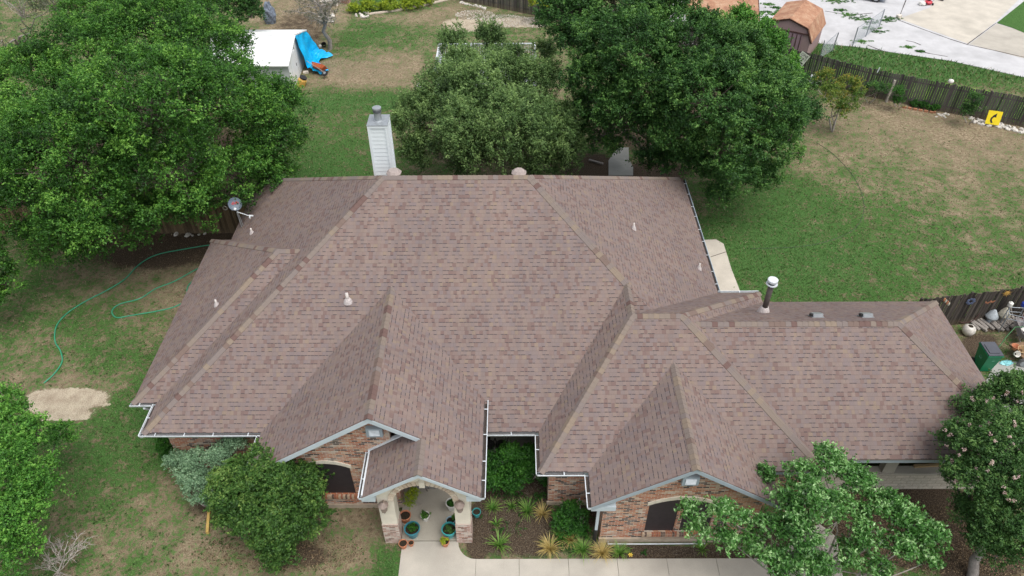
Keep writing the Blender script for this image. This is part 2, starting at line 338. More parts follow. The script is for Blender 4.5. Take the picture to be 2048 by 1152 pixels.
xs=np.concatenate([-np.geomspace(700,42,22),np.arange(-40,42.01,.22),np.geomspace(44,700,22)])
ys=np.concatenate([-np.geomspace(300,3,12),np.arange(-2,70.01,.22),np.geomspace(72,900,22)])
XX,YY=np.meshgrid(xs,ys); gg,mm_,ss=cover(XX,YY)
nx,ny=len(xs),len(ys); ZZ=np.zeros_like(XX)
V=np.stack([XX,YY,ZZ],-1).reshape(-1,3)
I=np.arange(nx*ny).reshape(ny,nx); Q=np.stack([I[:-1,:-1],I[:-1,1:],I[1:,1:],I[1:,:-1]],-1).reshape(-1,4)
gr=npmesh('ground',V,Q,np.zeros(len(Q)),M_GROUND,kind='structure')
for nm,a in(('green',gg),('mulch',mm_),('sand',ss)):
    t=gr.data.attributes.new(nm,'FLOAT','POINT'); t.data.foreach_set('value',a.ravel().astype(np.float32))
# ---------------------------------------------------------------- paths and paving
def slab_obj(name,pts,z1,mat,z0=-.05,label=None):
    b=MB(); b.slab(pts,z0,z1); return b.build(name,mat,label=label,kind='structure')
def P2(*pp): return [tuple(at(*p)[:2]) for p in pp]
def arc(c,r,a0,a1,n=6): return [(c[0]+r*math.cos(math.radians(a0+(a1-a0)*i/n)),c[1]+r*math.sin(math.radians(a0+(a1-a0)*i/n))) for i in range(n+1)]
# porch slabs and front walk (panels with joints)
slab_obj('porch_floor',[(-3.86,13.02),(-1.5,13.02),(-1.5,15.0),(-3.86,15.0)],.075,M_CONC2)
slab_obj('porch_floor',[(-3.86,15.02),(-1.5,15.02),(-1.5,17.4),(-3.86,17.4)],.072,M_CONCG)
wk=[(-3.72,9.)]+[(-3.72,13.0),(-1.87,13.0)]+arc((-1.27,12.97),.6,180,270,6)+[(-1.27,9.)]
slab_obj('walkway',wk,.05,M_CONC)
x=-1.26
for i,x1 in enumerate((.13,1.72,3.3,4.9,6.5,8.1)):
    slab_obj('walkway',[(x,11.0),(x1-.006,11.0),(x1-.006,12.37),(x,12.37)],.05,M_CONC); x=x1+.006
slab_obj('driveway',P2((1560,1250),(1560,1120),(1600,1060),(1640,1050),(1672,1075),(1700,1250)),.045,M_CONC)
slab_obj('patio_floor',[(-.9,15.7),(7.,15.7),(7.,18.6),(-.9,18.6)],.07,M_CONCG)
sp=[tuple(at(*p)[:2]) for p in((1400,481),(1432,480),(1447,489),(1452,505),(1463,540),(1486,600),(1440,600))]
slab_obj('side_path',sp,.04,M_LOT2)
b=MB(); p0=at(1421,515);p1=at(1452,505); b.bar((p0.x,p0.y,.043),(p1.x,p1.y,.043),.03,.006); b.build('path_joint',M_GRIME_SHADE,kind='structure')
slab_obj('back_path',P2((1217,352),(1217,322),(1235,296),(1257,296),(1258,320),(1266,335),(1266,352)),.04,M_CONCG)
slab_obj('side_apron',P2((1958,790),(1985,735),(1998,724),(2110,726),(2110,860),(1990,860)),.04,M_CONCG)
# neighbour's paved lot, beyond the fence
slab_obj('paved_lot',P2((1300,95),(1360,-30),(1420,-260),(2500,-260),(2600,60),(2600,260),(2048,155),(1900,122),(1790,106),(1720,95),(1650,88),(1560,80)),.03,M_LOT)
slab_obj('concrete_drive',P2((1797,38),(1860,16),(1900,-60),(2110,-60),(2035,2),(1992,44),(1935,88)),.036,M_LOT2)
slab_obj('concrete_drive',P2((1938,89),(1993,48),(2020,56),(2120,92),(2120,136)),.036,M_CONC)
b=MB()
for pp in(((1797,40),(1850,60),(1900,78),(1935,89),(1990,101),(2060,117)),((1935,88),(1965,66),(1992,46)),((1812,0),(1806,15),(1797,38)),((1735,90),(1760,100),(1775,104)),((1812,81),(1828,84),(1842,90)),((1838,102),(1860,107),(1895,113)),((1650,22),(1700,30),(1745,26))):
    q=[at(*p,.040) for p in pp]
    for i in range(len(q)-1): b.bar(q[i],q[i+1],random.uniform(.04,.09),.008)
b.build('paving_cracks',M_GRIME_SHADE,kind='structure')
cp_=P2((1993,47),(2052,0),(2150,-80),(2300,60),(2130,103),(2060,72),(2022,56)); b=MB(); b.poly([(x_,y_,.05) for x_,y_ in cp_]); gp=b.build('lawn',M_GROUND,kind='structure')
for nm,val in(('green',1.15),('mulch',0.),('sand',0.)):
    t=gp.data.attributes.new(nm,'FLOAT','POINT'); t.data.foreach_set('value',[val]*len(gp.data.vertices))
# ---------------------------------------------------------------- the house
HS=thing('brick_house',(-2,20,0),'brown shingled brick ranch house with hipped roofs and three front gables, seen from above','house')
e=2.6; m_=.67
S_,N_,W_,E_=(0,-m_,1),(0,m_,1),(-m_,0,1),(m_,0,1)
rb=MB()
def plane(pts,kind):
    pts=[Vector(p) for p in pts]; n=Vector(kind).normalized()
    h=Vector((n.y,-n.x,0)); h=h.normalized() if h.length>1e-6 else Vector((1,0,0)); h=-h; s=n.cross(h); 
    if s.z<0: s=-s; h=-h
    uv=[(p.dot(h)+50,p.dot(s)+50-.01) for p in pts]
    # shift v so a course starts at the eave
    v0=min(q[1] for q in uv); uv=[(a,c-v0+.143*20) for a,c in uv]
    # orientation upward
    nn=(pts[1]-pts[0]).cross(pts[2]-pts[1])
    if nn.z<0: pts=pts[::-1]; uv=uv[::-1]
    rb.poly(pts,uv); low=[p-Vector((0,0,.05)) for p in pts]; rb.poly(low[::-1])
    k=len(pts)
    for i in range(k):
        j=(i+1)%k; rb.poly([low[i],low[j],pts[j],pts[i]],[(0,0.03),(.1,0.03),(.1,.06),(0,.06)])
rW=(-4.77,23.13,7.70);rE=(.56,23.13,7.70);J=(3.94,19.75,5.44);R1=(3.94,18.16,5.44);R2=(5.6,18.16,5.44)
plane([(-12.39,15.51,e),(.8,15.51,e),(8.18,15.51,e),rE,rW],S_)
plane([(-12.39,15.51,e),rW,(-12.39,30.75,e)],W_)
plane([(8.18,15.51,e),(8.18,30.75,e),rE],E_)
plane([(-12.39,30.75,e),rW,rE,(8.18,30.75,e)],N_)
plane([(-13.23,16.8,e),(-12.39,16.8,e),(-7.8,21.4,5.68),(-8.63,21.4,5.68)],S_)
plane([(-13.23,16.8,e),(-8.63,21.4,5.68),(-13.23,26.,e)],W_)
plane([(-13.23,26.,e),(-8.63,21.4,5.68),(-7.8,21.4,5.68),(-12.39,26.,e)],N_)
# wing with the front gable
plane([(.8,13.93,e),(9.84,13.93,e),R2,R1],S_)
plane([(.8,13.93,e),R1,J,(.8,15.51,e)],(-.905,0,1))
plane([(9.84,13.93,e),(9.84,22.4,e),R2],E_)
plane([(9.84,22.4,e),R2,R1,(8.18,22.4,e)],N_)
# right wing
plane([(6.1,18.11,5.1),(9.84,14.37,e),(16.68,14.37,e),(12.94,18.11,5.1)],S_)
plane([(16.68,14.37,e),(16.68,21.85,e),(12.94,18.11,5.1)],E_)
plane([(6.1,18.11,5.1),(12.94,18.11,5.1),(16.68,21.85,e),(9.84,21.85,e)],N_)
# gables
plane([(5.24,12.68,4.53),(2.33,12.68,2.585),(2.33,13.93,2.585),(5.24,16.81,4.53)],W_)
plane([(5.24,12.68,4.53),(8.15,12.68,2.585),(8.15,13.93,2.585),(5.24,16.81,4.53)],E_)
plane([(-4.29,13.88,5.39),(-8.45,13.88,2.603),(-8.45,15.51,2.603),(-4.29,19.68,5.39)],W_)
plane([(-4.29,13.88,5.39),(-4.29,19.68,5.39),(-1.01,16.4,3.195),(-1.01,12.63,3.195),(-2.8,12.63,4.39),(-2.8,13.88,4.39)],E_)
plane([(-2.8,12.63,4.39),(-4.59,12.63,3.195),(-4.59,14.36,3.195),(-2.8,14.36,4.39)],W_)
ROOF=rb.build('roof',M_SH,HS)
# caps
rnd=random.Random(5)
def caps(p,q,n1,n2,wd=.155,start=0):
    b=MB(); p=Vector(p);q=Vector(q); d=(q-p); L=d.length; d.normalize()
    ws=[]
    for n in(n1,n2):
        n=Vector(n).normalized(); c=n.cross(d); 
        if c.z>0 or abs(c.z)<1e-6 and c.z>0: c=-c
        ws.append(c.normalized())
    up_=(Vector(n1).normalized()+Vector(n2).normalized()).normalized()
    k=int(L/.19)+1; st=L/k; t=0; cur=rnd.random()
    for i in range(k):
        if rnd.random()<.72: cur=rnd.random()
        b.cur=cur
        a=p+d*(i*st-.02); c=p+d*((i+1)*st+.01)
        lo=.028; hi=.012
        A=[a+ws[0]*wd+up_*lo*.8,a+up_*(lo+.012),a+ws[1]*wd+up_*lo*.8]; C=[c+ws[0]*wd+up_*hi,c+up_*(hi+.012),c+ws[1]*wd+up_*hi]
        b.poly([A[0],A[1],C[1],C[0]]); b.poly([A[1],A[2],C[2],C[1]])
        b.poly([A[0]-up_*.03,A[1]-up_*.03,A[1],A[0]]); b.poly([A[1]-up_*.03,A[2]-up_*.03,A[2],A[1]])
        b.poly([A[0]-up_*.03,A[0],C[0],C[0]-up_*.03]); b.poly([A[2],A[2]-up_*.03,C[2]-up_*.03,C[2]])
    b.build('ridge_cap',M_CAP,ROOF)
for a in((rW,rE,S_,N_),((-12.39,15.51,e),rW,S_,W_),((-12.39,30.75,e),rW,N_,W_),(J,rE,S_,E_),((8.18,30.75,e),rE,N_,E_),
 (R1,J,E_,(-.905,0,1)),(R1,R2,S_,N_),((.8,13.93,e),R1,S_,(-.905,0,1)),((9.84,13.93,e),R2,S_,E_),((9.84,22.4,e),R2,N_,E_),
 ((6.1,18.11,5.1),(12.94,18.11,5.1),S_,N_),((16.68,14.37,e),(12.94,18.11,5.1),S_,E_),((16.68,21.85,e),(12.94,18.11,5.1),N_,E_),
 ((5.24,12.66,4.53),(5.24,16.81,4.53),W_,E_),((-4.29,13.86,5.39),(-4.29,19.68,5.39),W_,E_),((-2.8,12.61,4.39),(-2.8,13.88,4.39),W_,E_),
 ((-13.23,16.8,e),(-8.63,21.4,5.68),S_,W_),((-13.23,26.,e),(-8.63,21.4,5.68),N_,W_),((-8.63,21.4,5.68),(-7.8,21.4,5.68),S_,N_)): caps(*a)
def boxes(name,mat,lst):
    for c_,s_ in lst:
        b=MB(); b.box(c_,s_); b.build(name,mat,HS)
# walls -----------------------------------------------------------------------
def wall_poly(name,outer,holes,Y,mat,depth=.14,parent=HS,label=None,back=True):
    b=MB(); loops=[[Vector((x,z,0)) for x,z in outer]]+[[Vector((x,z,0)) for x,z in h] for h in holes]
    flat=[p for l in loops for p in l]; base=0
    for p in flat: b.v.append((p.x,Y,p.y))
    for t in tessellate_polygon(loops):
        a,c,d=[flat[i] for i in t]
        t=tuple(t) if (c-a).cross(d-a).z>0 else tuple(t)[::-1]
        b.face(t,[(flat[i].x+40,flat[i].y+20) for i in t])
    for l in loops:
        k=len(l)
        for i in range(k):
            p,q=l[i],l[(i+1)%k]
            b.poly([(p.x,Y,p.y),(q.x,Y,q.y),(q.x,Y+depth,q.y),(p.x,Y+depth,p.y)],[(p.x,p.y),(q.x,q.y),(q.x+.1,q.y),(p.x+.1,p.y)])
    return b.build(name,mat,parent,label)
def archpts(x0,x1,z0,zs,zc,n=10):
    xm=(x0+x1)/2; pts=[(x0,z0),(x1,z0)]
    for i in range(n+1):
        t=i/n; x=x1+(x0-x1)*t; pts.append((x,zs+(zc-zs)*(1-((x-xm)/((x1-x0)/2))**2)))
    return pts
def gz(x,xa,za): return za-m_*abs(x-xa)
# left gable room
o=[(-8.05,0),(-3.86,0),(-3.86,4.85),(-4.29,5.15),(-8.05,2.62)]
WL=archpts(-6.9,-5.35,.78,2.32,2.55)
WLo=wall_poly('wall',o,[WL],14.33,M_BRK)
# garage-side gable room
o=[(2.78,0),(7.72,0),(7.72,2.65),(5.24,4.30),(2.78,2.66)]
WR=archpts(4.2,6.28,.55,2.16,2.46)
wall_poly('wall',o,[WR],13.03,M_BRK)
# porch front: limestone arch between two pillars
o=[(-3.76,2.3),(-3.76,2.35)]
ar=[(-3.72+1.77*.5*(1-math.cos(PI*t/12))*1.0,0) for t in range(13)]
arch=[]; ax=-2.83; 
for i in range(13):
    t=PI*i/12; arch.append((ax-.92*math.cos(t),2.45+.85*math.sin(t)))
outer=[(-4.26,2.42)]+arch+[(-1.42,2.42),(-1.42,3.20),(-2.8,4.12),(-4.26,3.15)]
wall_poly('porch_arch',outer[::-1] if False else outer,[],13.0,M_LIME,.42)
b=MB()
for i in range(22):
    t0=PI*i/22+.012;t1=PI*(i+1)/22-.012; b.cur=random.random()
    P=[(ax-r*math.cos(t),12.965,2.45+k_*math.sin(t)) for r,k_,t in((.915,.845,t0),(.915,.845,t1),(1.09,1.03,t1),(1.09,1.03,t0))]
    b.poly(P); b.poly([(p[0],13.2,p[2]) for p in P][::-1])
    for j in range(4): a_,c_=P[j],P[(j+1)%4]; b.poly([a_,(a_[0],13.2,a_[2]),(c_[0],13.2,c_[2]),c_])
kv=N('voussoir',.9); rr=kv.attr('rnd').outputs['Fac']; kv.color(kv.mix(kv.noise(kv.pos(),25.,3),kv.ramp(rr,[(0,(.30,.17,.11)),(.35,(.50,.36,.26)),(.7,(.62,.52,.42))]),(.65,.58,.47)))
b.build('arch_voussoirs',kv.m,HS)
b=MB(); b.box((ax+.04,12.95,3.40),(.17,.1,.26)); b.build('keystone',M_LIME,HS)
for xa,xb in((-4.26,-3.76),(-1.90,-1.42)):
    b=MB(); b.box(((xa+xb)/2,13.22,1.76),(xb-xa,.44,1.32)); PL=b.build('pillar',M_LIME,HS)
    b=MB(); b.box(((xa+xb)/2,13.22,.55),(xb-xa+.03,.5,1.10)); b.build('pillar_base',M_BRK2,PL)
    # lantern
    c=Vector(((xa+xb)/2-.05,12.86,2.28)); b=MB()
    b.lathe(c,[(.02,.30),(.05,.27),(.15,.17),(.165,.15),(.16,.13),(.13,.12)],12); b.lathe(c,[(.135,.12),(.10,-.16),(.05,-.20),(.02,-.30)],6)
    b.tube([c+Vector((0,0,.2)),c+Vector((0,.14,.22))],.02,6)
    L_=b.build('wall_lantern',plain('lantern_metal',(.28,.22,.19),.5,.4,.2,10.),HS)
    b=MB(); b.lathe(c,[(.115,.10),(.09,-.14)],6,cap=True); b.build('lantern_glass',plain('frosted_lantern_glass',(.45,.43,.38),.3,.5,.2,10.),L_)
boxes('wall',M_BRK,[((-3.96,15.8,1.6),(.18,2.8,3.2)),((-2.7,17.5,1.6),(2.5,.16,3.2))])
b=MB(); b.box((-1.66,15.6,2.85),(.3,4.3,.5)); b.build('porch_beam',M_SOFF,HS)
b=MB(); b.box((-1.66,17.3,1.3),(.4,.4,2.6)); b.build('porch_post',M_BRK2,HS)
# front door in the back wall of the porch
b=MB(); b.box((-2.8,17.40,1.1),(1.0,.06,2.1)); DO=b.build('door',plain('dark_door',(.10,.05,.03),.5),HS); b=MB(); b.tube([(-2.45,17.33,1.0),(-2.45,17.33,1.15)],.02); b.build('handle',M_GALV,DO)
# other walls
b=MB(); b.box((-10.0,16.05,1.25),(3.9,.2,2.5)); b.build('wall',M_BRK,HS)
boxes('wall',M_BRK,[((-11.86,22.9,1.25),(.2,13.6,2.5)),((-12.75,21.4,1.25),(.2,8.2,2.5)),((-12.3,17.3,1.25),(.8,.2,2.5)),((-12.3,25.5,1.25),(.8,.2,2.5))])
boxes('wall',M_BRK,[((-2.1,30.2,1.25),(19.3,.2,2.5)),((7.64,26.2,1.25),(.2,7.9,2.5)),((8.6,21.9,1.25),(1.8,.2,2.5)),((9.3,21.6,1.25),(.2,.8,2.5))])
boxes('wall',M_BRK,[((12.8,21.35,1.25),(6.8,.2,2.5)),((16.1,18.2,1.25),(.2,6.1,2.5))])
boxes('wall',M_BRK,[((2.0,14.52,1.31),(1.74,.2,2.38)),((1.22,16.6,1.25),(.2,4.0,2.5))])
boxes('wall',M_BRK,[((-8.0,15.1,1.3),(.12,1.5,2.6)),((2.86,13.75,1.3),(.14,1.3,2.6)),((7.63,13.75,1.3),(.14,1.3,2.6)),((-.0,18.7,1.25),(3.,.2,2.5)),((8.6,14.45,1.25),(1.9,.2,2.5))])
boxes('foundation',plain('foundation_concrete',(.42,.35,.27),.9,.2,.15),[((-5.95,14.32,.10),(4.3,.06,.2)),((5.25,13.01,.11),(5.0,.08,.22)),((1.99,14.41,.09),(1.8,.06,.18))])
# right wing porch: half wall, post, dark openings
b=MB(); b.box((13.0,15.1,.45),(6.9,.24,.9)); b.build('half_wall',brick_mat('pale_block',[(0,(.50,.46,.38)),(.5,(.55,.50,.42)),(.8,(.46,.42,.35))],.5,.16,(.42,.38,.31)),HS)
b=MB(); b.box((13.0,15.09,.95),(7.0,.32,.08)); b.build('half_wall_cap',M_CONC,HS)
for x in(9.9,12.72,16.3):
    b=MB(); b.box((x,15.1,1.71),(.42,.26,1.44)); b.build('porch_post',M_CONC,HS)
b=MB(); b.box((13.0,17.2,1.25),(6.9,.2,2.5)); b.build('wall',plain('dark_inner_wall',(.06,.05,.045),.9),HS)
M_LUM=plain('lumber',(.42,.30,.16),.8)
for c_,s_,rz_ in(((14.5,15.25,1.03),(1.6,.10,.06),.05),):
    b=MB(); b.box(c_,s_,rz_); b.build('lumber_plank',M_LUM,label='yellowish plank lying on the pale half wall under the right wing eave',cat='plank')
# soffits
b=MB()
for x0,x1,y0,y1,z in((-12.37,8.16,15.53,30.7,2.40),(-13.2,-12.3,16.85,25.95,2.394),(.82,9.82,13.95,22.38,2.388),(9.8,16.66,14.39,21.83,2.382)):
    b.box(((x0+x1)/2,(y0+y1)/2,z),(x1-x0,y1-y0,.012))
b.box((-2.8,15.4,3.16),(3.5,3.9,.012)); b.build('soffit',M_SOFF,HS)
# windows ----------------------------------------------------------------------
def win(parent,x0,x1,z0,zs,zc,Y,panes,stone=True):
    b=MB(); P=archpts(x0,x1,z0,zs,zc); b.poly([(x,Y+.12,z) for x,z in P]); fr=b.build('window',M_GLASSD,parent)
    for (a,c,zz0) in panes:
        xm=(x0+x1)/2; hw=(x1-x0)/2; n=8
        top=[(c+(a-c)*i/n) for i in range(n+1)]
        P=[(a,zz0),(c,zz0)]+[(x,zs+(zc-zs)*(1-((x-xm)/hw)**2)-.015) for x in top]
        b=MB(); k=len(P); b.poly([(x,Y+.05,z) for x,z in P])
        for i in range(k): p,q=P[i],P[(i+1)%k]; b.poly([(p[0],Y+.05,p[1]),(p[0],Y+.085,p[1]),(q[0],Y+.085,q[1]),(q[0],Y+.05,q[1])])
        b.build('sun_screen',M_SCREEN,fr)
    if stone:
        b=MB(); n=10; xm=(x0+x1)/2; hw=(x1-x0)/2
        for i in range(n):
            xa=x0-.07+(x1-x0+.14)*i/n+.004; xb=x0-.07+(x1-x0+.14)*(i+1)/n-.004
            za=zs+(zc-zs)*(1-((xa-xm)/hw)**2); zb=zs+(zc-zs)*(1-((xb-xm)/hw)**2)
            Pq=[(xa,Y-.035,za),(xb,Y-.035,zb),(xb,Y-.035,zb+.15),(xa,Y-.035,za+.15)]
            b.poly(Pq); 
            for j in range(4): p,q=Pq[j],Pq[(j+1)%4]; b.poly([p,(p[0],Y+.04,p[2]),(q[0],Y+.04,q[2]),q])
        b.build('stone_arch',M_LIME,fr)
    b=MB(); b.box(((x0+x1)/2,Y-.03,z0-.08),(x1-x0+.14,.12,.15)); b.build('brick_sill',M_SILL,fr)
    return fr
win(HS,-6.9,-5.35,.78,2.32,2.55,14.33,[(-6.88,-5.37,.79)])
f=win(HS,4.2,6.28,.55,2.16,2.46,13.03,[(4.21,5.14,.56),(5.34,6.27,.56)])
b=MB(); b.box((5.24,13.1,1.49),(.19,.1,1.87)); b.build('brick_mullion',M_BRK,HS)
b=MB(); P=archpts(-9.0,-8.25,.9,2.1,2.35); b.poly([(x,15.93,z) for x,z in P]); P2_=b.build('window',M_SCREEN,HS)
# gable vents
for x,y,z in((-4.30,14.26,4.27),(5.22,12.96,3.58)):
    b=MB(); b.box((x+.02,y-.01,z-.0),(.50,.13,.40)); v=b.build('gable_vent',M_FASC,HS)
    b=MB(); 
    for i in range(6): b.box((x+.02,y-.085,z-.11+i*.045),(.32,.03,.035),M=Matrix.Rotation(.5,3,'X'))
    b.build('louvre',M_WHITE,v)
# fascia and rake boards --------------------------------------------------------
def fascia(p,q,h=.17,t=.03,mat=M_FASC,dz=-.05):
    b=MB(); p=Vector(p);q=Vector(q); b.bar(p+Vector((0,0,dz-h/2)),q+Vector((0,0,dz-h/2)),t,h); b.build('fascia',mat,HS)
fascia((-12.36,15.545,e),(-8.42,15.545,e)); fascia((-12.355,15.58,e),(-12.355,16.8,e)); fascia((-13.2,16.84,e),(-12.39,16.84,e)); fascia((-13.195,16.9,e),(-13.195,25.9,e))
fascia((-12.355,26,e),(-12.355,30.7,e)); fascia((-1.0,15.545,e),(.8,15.545,e)); fascia((.835,13.98,e),(.835,15.5,e)); fascia((.86,13.965,e),(2.36,13.965,e)); fascia((8.15,13.965,e),(9.8,13.965,e))
fascia((9.9,14.405,e),(16.6,14.405,e)); fascia((16.645,14.44,e),(16.645,21.8,e)); fascia((9.9,21.815,e),(16.6,21.815,e)); fascia((8.145,22.5,e),(8.145,30.7,e)); fascia((8.2,22.365,e),(9.8,22.365,e)); fascia((-12.3,30.715,e),(8.1,30.715,e))
fascia((-8.415,13.95,e),(-8.415,15.5,e)); fascia((-1.045,12.68,3.195),(-1.045,16.3,3.195)); fascia((2.365,12.72,2.585),(2.365,13.9,2.585)); fascia((-4.555,12.68,3.195),(-4.555,14.3,3.195))
def rake(p,q,h,mat,t=.035):
    b=MB(); p=Vector(p);q=Vector(q); o_=[p+Vector((0,0,-.04)),q+Vector((0,0,-.04)),q+Vector((0,0,-.04-h)),p+Vector((0,0,-.04-h))]
    y0=Vector((0,-.012,0)); y1=Vector((0,t,0))
    A=[x_+y0 for x_ in o_]; B=[x_+y1 for x_ in o_]; b.poly(A);b.poly(B[::-1])
    for i in range(4): j=(i+1)%4; b.poly([A[i],B[i],B[j],A[j]])
    # soffit behind the rake
    b.build('rake_board',mat,HS)
rake((-4.29,13.88,5.39),(-8.45,13.88,2.603),.20,M_FASW); rake((-4.29,13.88,5.39),(-2.8,13.88,4.39),.20,M_FASW)
rake((-2.8,12.63,4.39),(-4.59,12.63,3.195),.15,M_FASW); rake((-2.8,12.63,4.39),(-1.01,12.63,3.195),.15,M_FASW)
rake((5.24,12.68,4.53),(2.33,12.68,2.585),.17,M_FASC); rake((5.24,12.68,4.53),(8.15,12.68,2.585),.17,M_FASC)
def raksoff(p,q,dy):
    b=MB(); p=Vector(p);q=Vector(q);d=Vector((0,dy,0));z=Vector((0,0,-.1)); b.poly([p+z,q+z,q+z+d,p+z+d]); b.build('rake_soffit',M_FASW,HS)
raksoff((-4.29,13.9,5.39),(-8.4,13.9,2.62),.45); raksoff((-2.8,12.66,4.39),(-4.55,12.66,3.2),.4); raksoff((-2.8,12.66,4.39),(-1.05,12.66,3.2),.4); raksoff((5.24,12.71,4.53),(2.38,12.71,2.6),.35); raksoff((5.24,12.71,4.53),(8.1,12.71,2.6),.35)
# trim where the little porch roof meets the brick, and eave returns
b=MB(); b.bar((-4.62,14.34,3.24),(-3.35,14.34,4.10),.05,.13,(0,-1,0)); b.build('flashing_trim',M_WHITE,HS)
boxes('eave_return',M_FASW,[((2.72,12.86,2.42),(.75,.32,.22)),((-4.42,12.83,3.02),(.42,.3,.26)),((-1.25,12.83,3.02),(.42,.3,.26))])
b=MB(); b.bar((-4.585,12.68,3.19),(-4.585,14.34,3.19),.05,.10); b.build('drip_edge',M_WHITE,HS)
# gutters
def gutter(p,q,out,wd=.115,h=.10,hang=.9,caps_=True,zoff=-.02,mat=None):
    mat=mat or M_WHITE
    p=Vector(p)+Vector((0,0,zoff));q=Vector(q)+Vector((0,0,zoff)); o_=Vector(out); d=(q-p).normalized(); L=(q-p).length; b=MB(); Z=Vector((0,0,1))
    prof=[(0,0),(0,-h),(wd*.75,-h),(wd,-h*.35),(wd,0),(wd+.018,.0),(wd+.018,-.02),(wd+.012,-h*.4),(wd*.78,-h-.01),(-.004,-h-.01)]
    for i in range(len(prof)-1):
        a,c=prof[i],prof[i+1]
        b.poly([p+o_*a[0]+Z*a[1],q+o_*a[0]+Z*a[1],q+o_*c[0]+Z*c[1],p+o_*c[0]+Z*c[1]])
    b.bar(p+o_*(wd+.005)+Z*.004,q+o_*(wd+.005)+Z*.004,.026,.010)
    for s in(p,q): b.poly([s,s-Z*h,s+o_*wd*.75-Z*h,s+o_*wd])
    g=b.build('gutter',mat,HS)
    b=MB(); b.poly([p+o_*.005-Z*h*.6,q+o_*.005-Z*h*.6,q+o_*wd*.9-Z*h*.6,p+o_*wd*.9-Z*h*.6]); b.build('gutter_dirt_shade',M_GRIME_SHADE,g)  # dark sheet paints leaf dirt and the trough's inner shade as one colour
    k=max(1,int(L/hang))
    for i in range(k):
        s=p+d*L*(i+.5+random.uniform(-.15,.15))/k; b=MB(); b.bar(s+Z*.006,s+o_*wd+Z*.006,.028,.012); b.build('gutter_hanger',M_WHITE,g)
    return g
gutter((-12.5,15.51,e),(-8.45,15.51,e),(0,-1,0)); gutter((-12.39,15.4,e),(-12.39,16.75,e),(-1,0,0)); gutter((-13.3,16.8,e),(-12.5,16.8,e),(0,-1,0))
gutter((-8.45,14.1,e),(-8.45,15.4,e),(-1,0,0)); gutter((-.95,15.51,e),(.7,15.51,e),(0,-1,0)); gutter((.8,13.85,e),(.8,15.4,e),(-1,0,0)); gutter((.72,13.93,e),(2.2,13.93,e),(0,-1,0),hang=.75)
gutter((2.33,12.66,2.585),(2.33,13.82,2.585),(-1,0,0),hang=.6); gutter((-1.01,12.62,3.195),(-1.01,16.4,3.195),(1,0,0)); gutter((-4.59,12.63,3.195),(-4.59,14.3,3.195),(-1,0,0),wd=.10)
gutter((8.18,22.5,e),(8.18,30.7,e),(1,0,0),wd=.11,mat=M_FASC); gutter((8.2,22.4,e),(9.84,22.4,e),(0,1,0))
b=MB(); b.bar((2.62,12.98,2.3),(2.62,12.98,.75),.09,.07); DS=b.build('downspout',M_FASW,HS); b=MB(); b.tube([(2.62,12.98,.8),(2.6,12.95,.3),(2.58,12.9,.06)],[.07,.07,.08]); b.build('drain_elbow',M_BLACK,DS)
b=MB(); b.tube([(-12.85,16.72,2.42),(-12.8,16.85,2.2),(-12.78,17.12,2.05),(-12.78,17.14,.1)],.05,8); b.build('downspout',M_WHITE,HS)
b=MB(); b.tube([(2.2,13.75,.42),(2.2,14.3,.42)],.02); b.tube([(2.2,14.35,.25),(2.2,14.35,.45)],.025); b.build('hose_bib',M_WHITE,HS)
# roof penetrations ---------------------------------------------------------------
def rz_at(x,y,fn): return fn(x,y)
def vent(px,py,planez,h=.26,r=.035,fl=.12):
    # find the roof point under the pixel
    P=None
    z=3.5
    for _ in range(30): P=at(px,py,z); z=planez(P.x,P.y)
    b=MB(); b.tube([(P.x,P.y,z-.05),(P.x,P.y,z+h)],r,10); v=b.build('vent_pipe',M_FLPIPE,ROOF,smooth=True)
    b=MB(); b.lathe((P.x,P.y,z),[(fl,-.06),(fl*.85,.02),(r*1.5,.12),(r*1.1,.14)],12); b.build('pipe_flashing',M_WHITE,v) if False else b.build('vent_flashing',M_FLASH,ROOF,smooth=True)
zs_=lambda x,y:e+m_*(y-15.51); zw=lambda x,y:e+m_*(x+12.39); zwb=lambda x,y:e+m_*(x+13.23); ze=lambda x,y:e+m_*(8.18-x); znb=lambda x,y:e+m_*(21.85-y)
vent(696,602,zs_,.36,.055,.17); vent(434,610,zwb); vent(504,466,zw,.25); vent(1267,457,ze); vent(1398,537,ze)
# tall flue on right wing
P=None;z=4.
for _ in range(30): P=at(1527,624,z); z=znb(P.x,P.y)
b=MB(); b.tube([(P.x,P.y,z-.1),(P.x,P.y,z+1.35)],.10,14); fl=b.build('flue_pipe',M_BRPIPE,ROOF,smooth=True)
b=MB(); b.lathe((P.x,P.y,z),[(.25,-.14),(.22,.02),(.13,.26),(.105,.28)],14); b.build('flue_flashing',M_FLASH,ROOF,smooth=True)
b=MB(); c=(P.x,P.y,z+1.35); b.lathe(c,[(.105,-.02),(.20,.0),(.20,.03),(.12,.03)],18); b.lathe(c,[(.17,.12),(.18,.13),(.18,.21),(.16,.225),(.001,.235)],18); b.build('flue_cap',M_WHITE,ROOF,smooth=False)
b=MB(); b.lathe(c,[(.13,.02),(.13,.14)],14,cap=True); b.build('flue_screen',M_BLACK,ROOF)
for px in(1632,1731):
    P=None;z=4.
    for _ in range(30): P=at(px,633,z); z=znb(P.x,P.y)
    b=MB(); R=Matrix.Rotation(-math.atan(m_),3,'X'); b.box((P.x,P.y,z+.09),(.34,.3,.11),M=R); b.box((P.x,P.y,z+.01),(.42,.44,.02),M=R); b.build('roof_vent',M_GALV,ROOF)
    b=MB(); b.box((P.x-.19,P.y,z+.08),(.06,.2,.08),M=R); b.build('vent_opening',M_BLACK,ROOF)
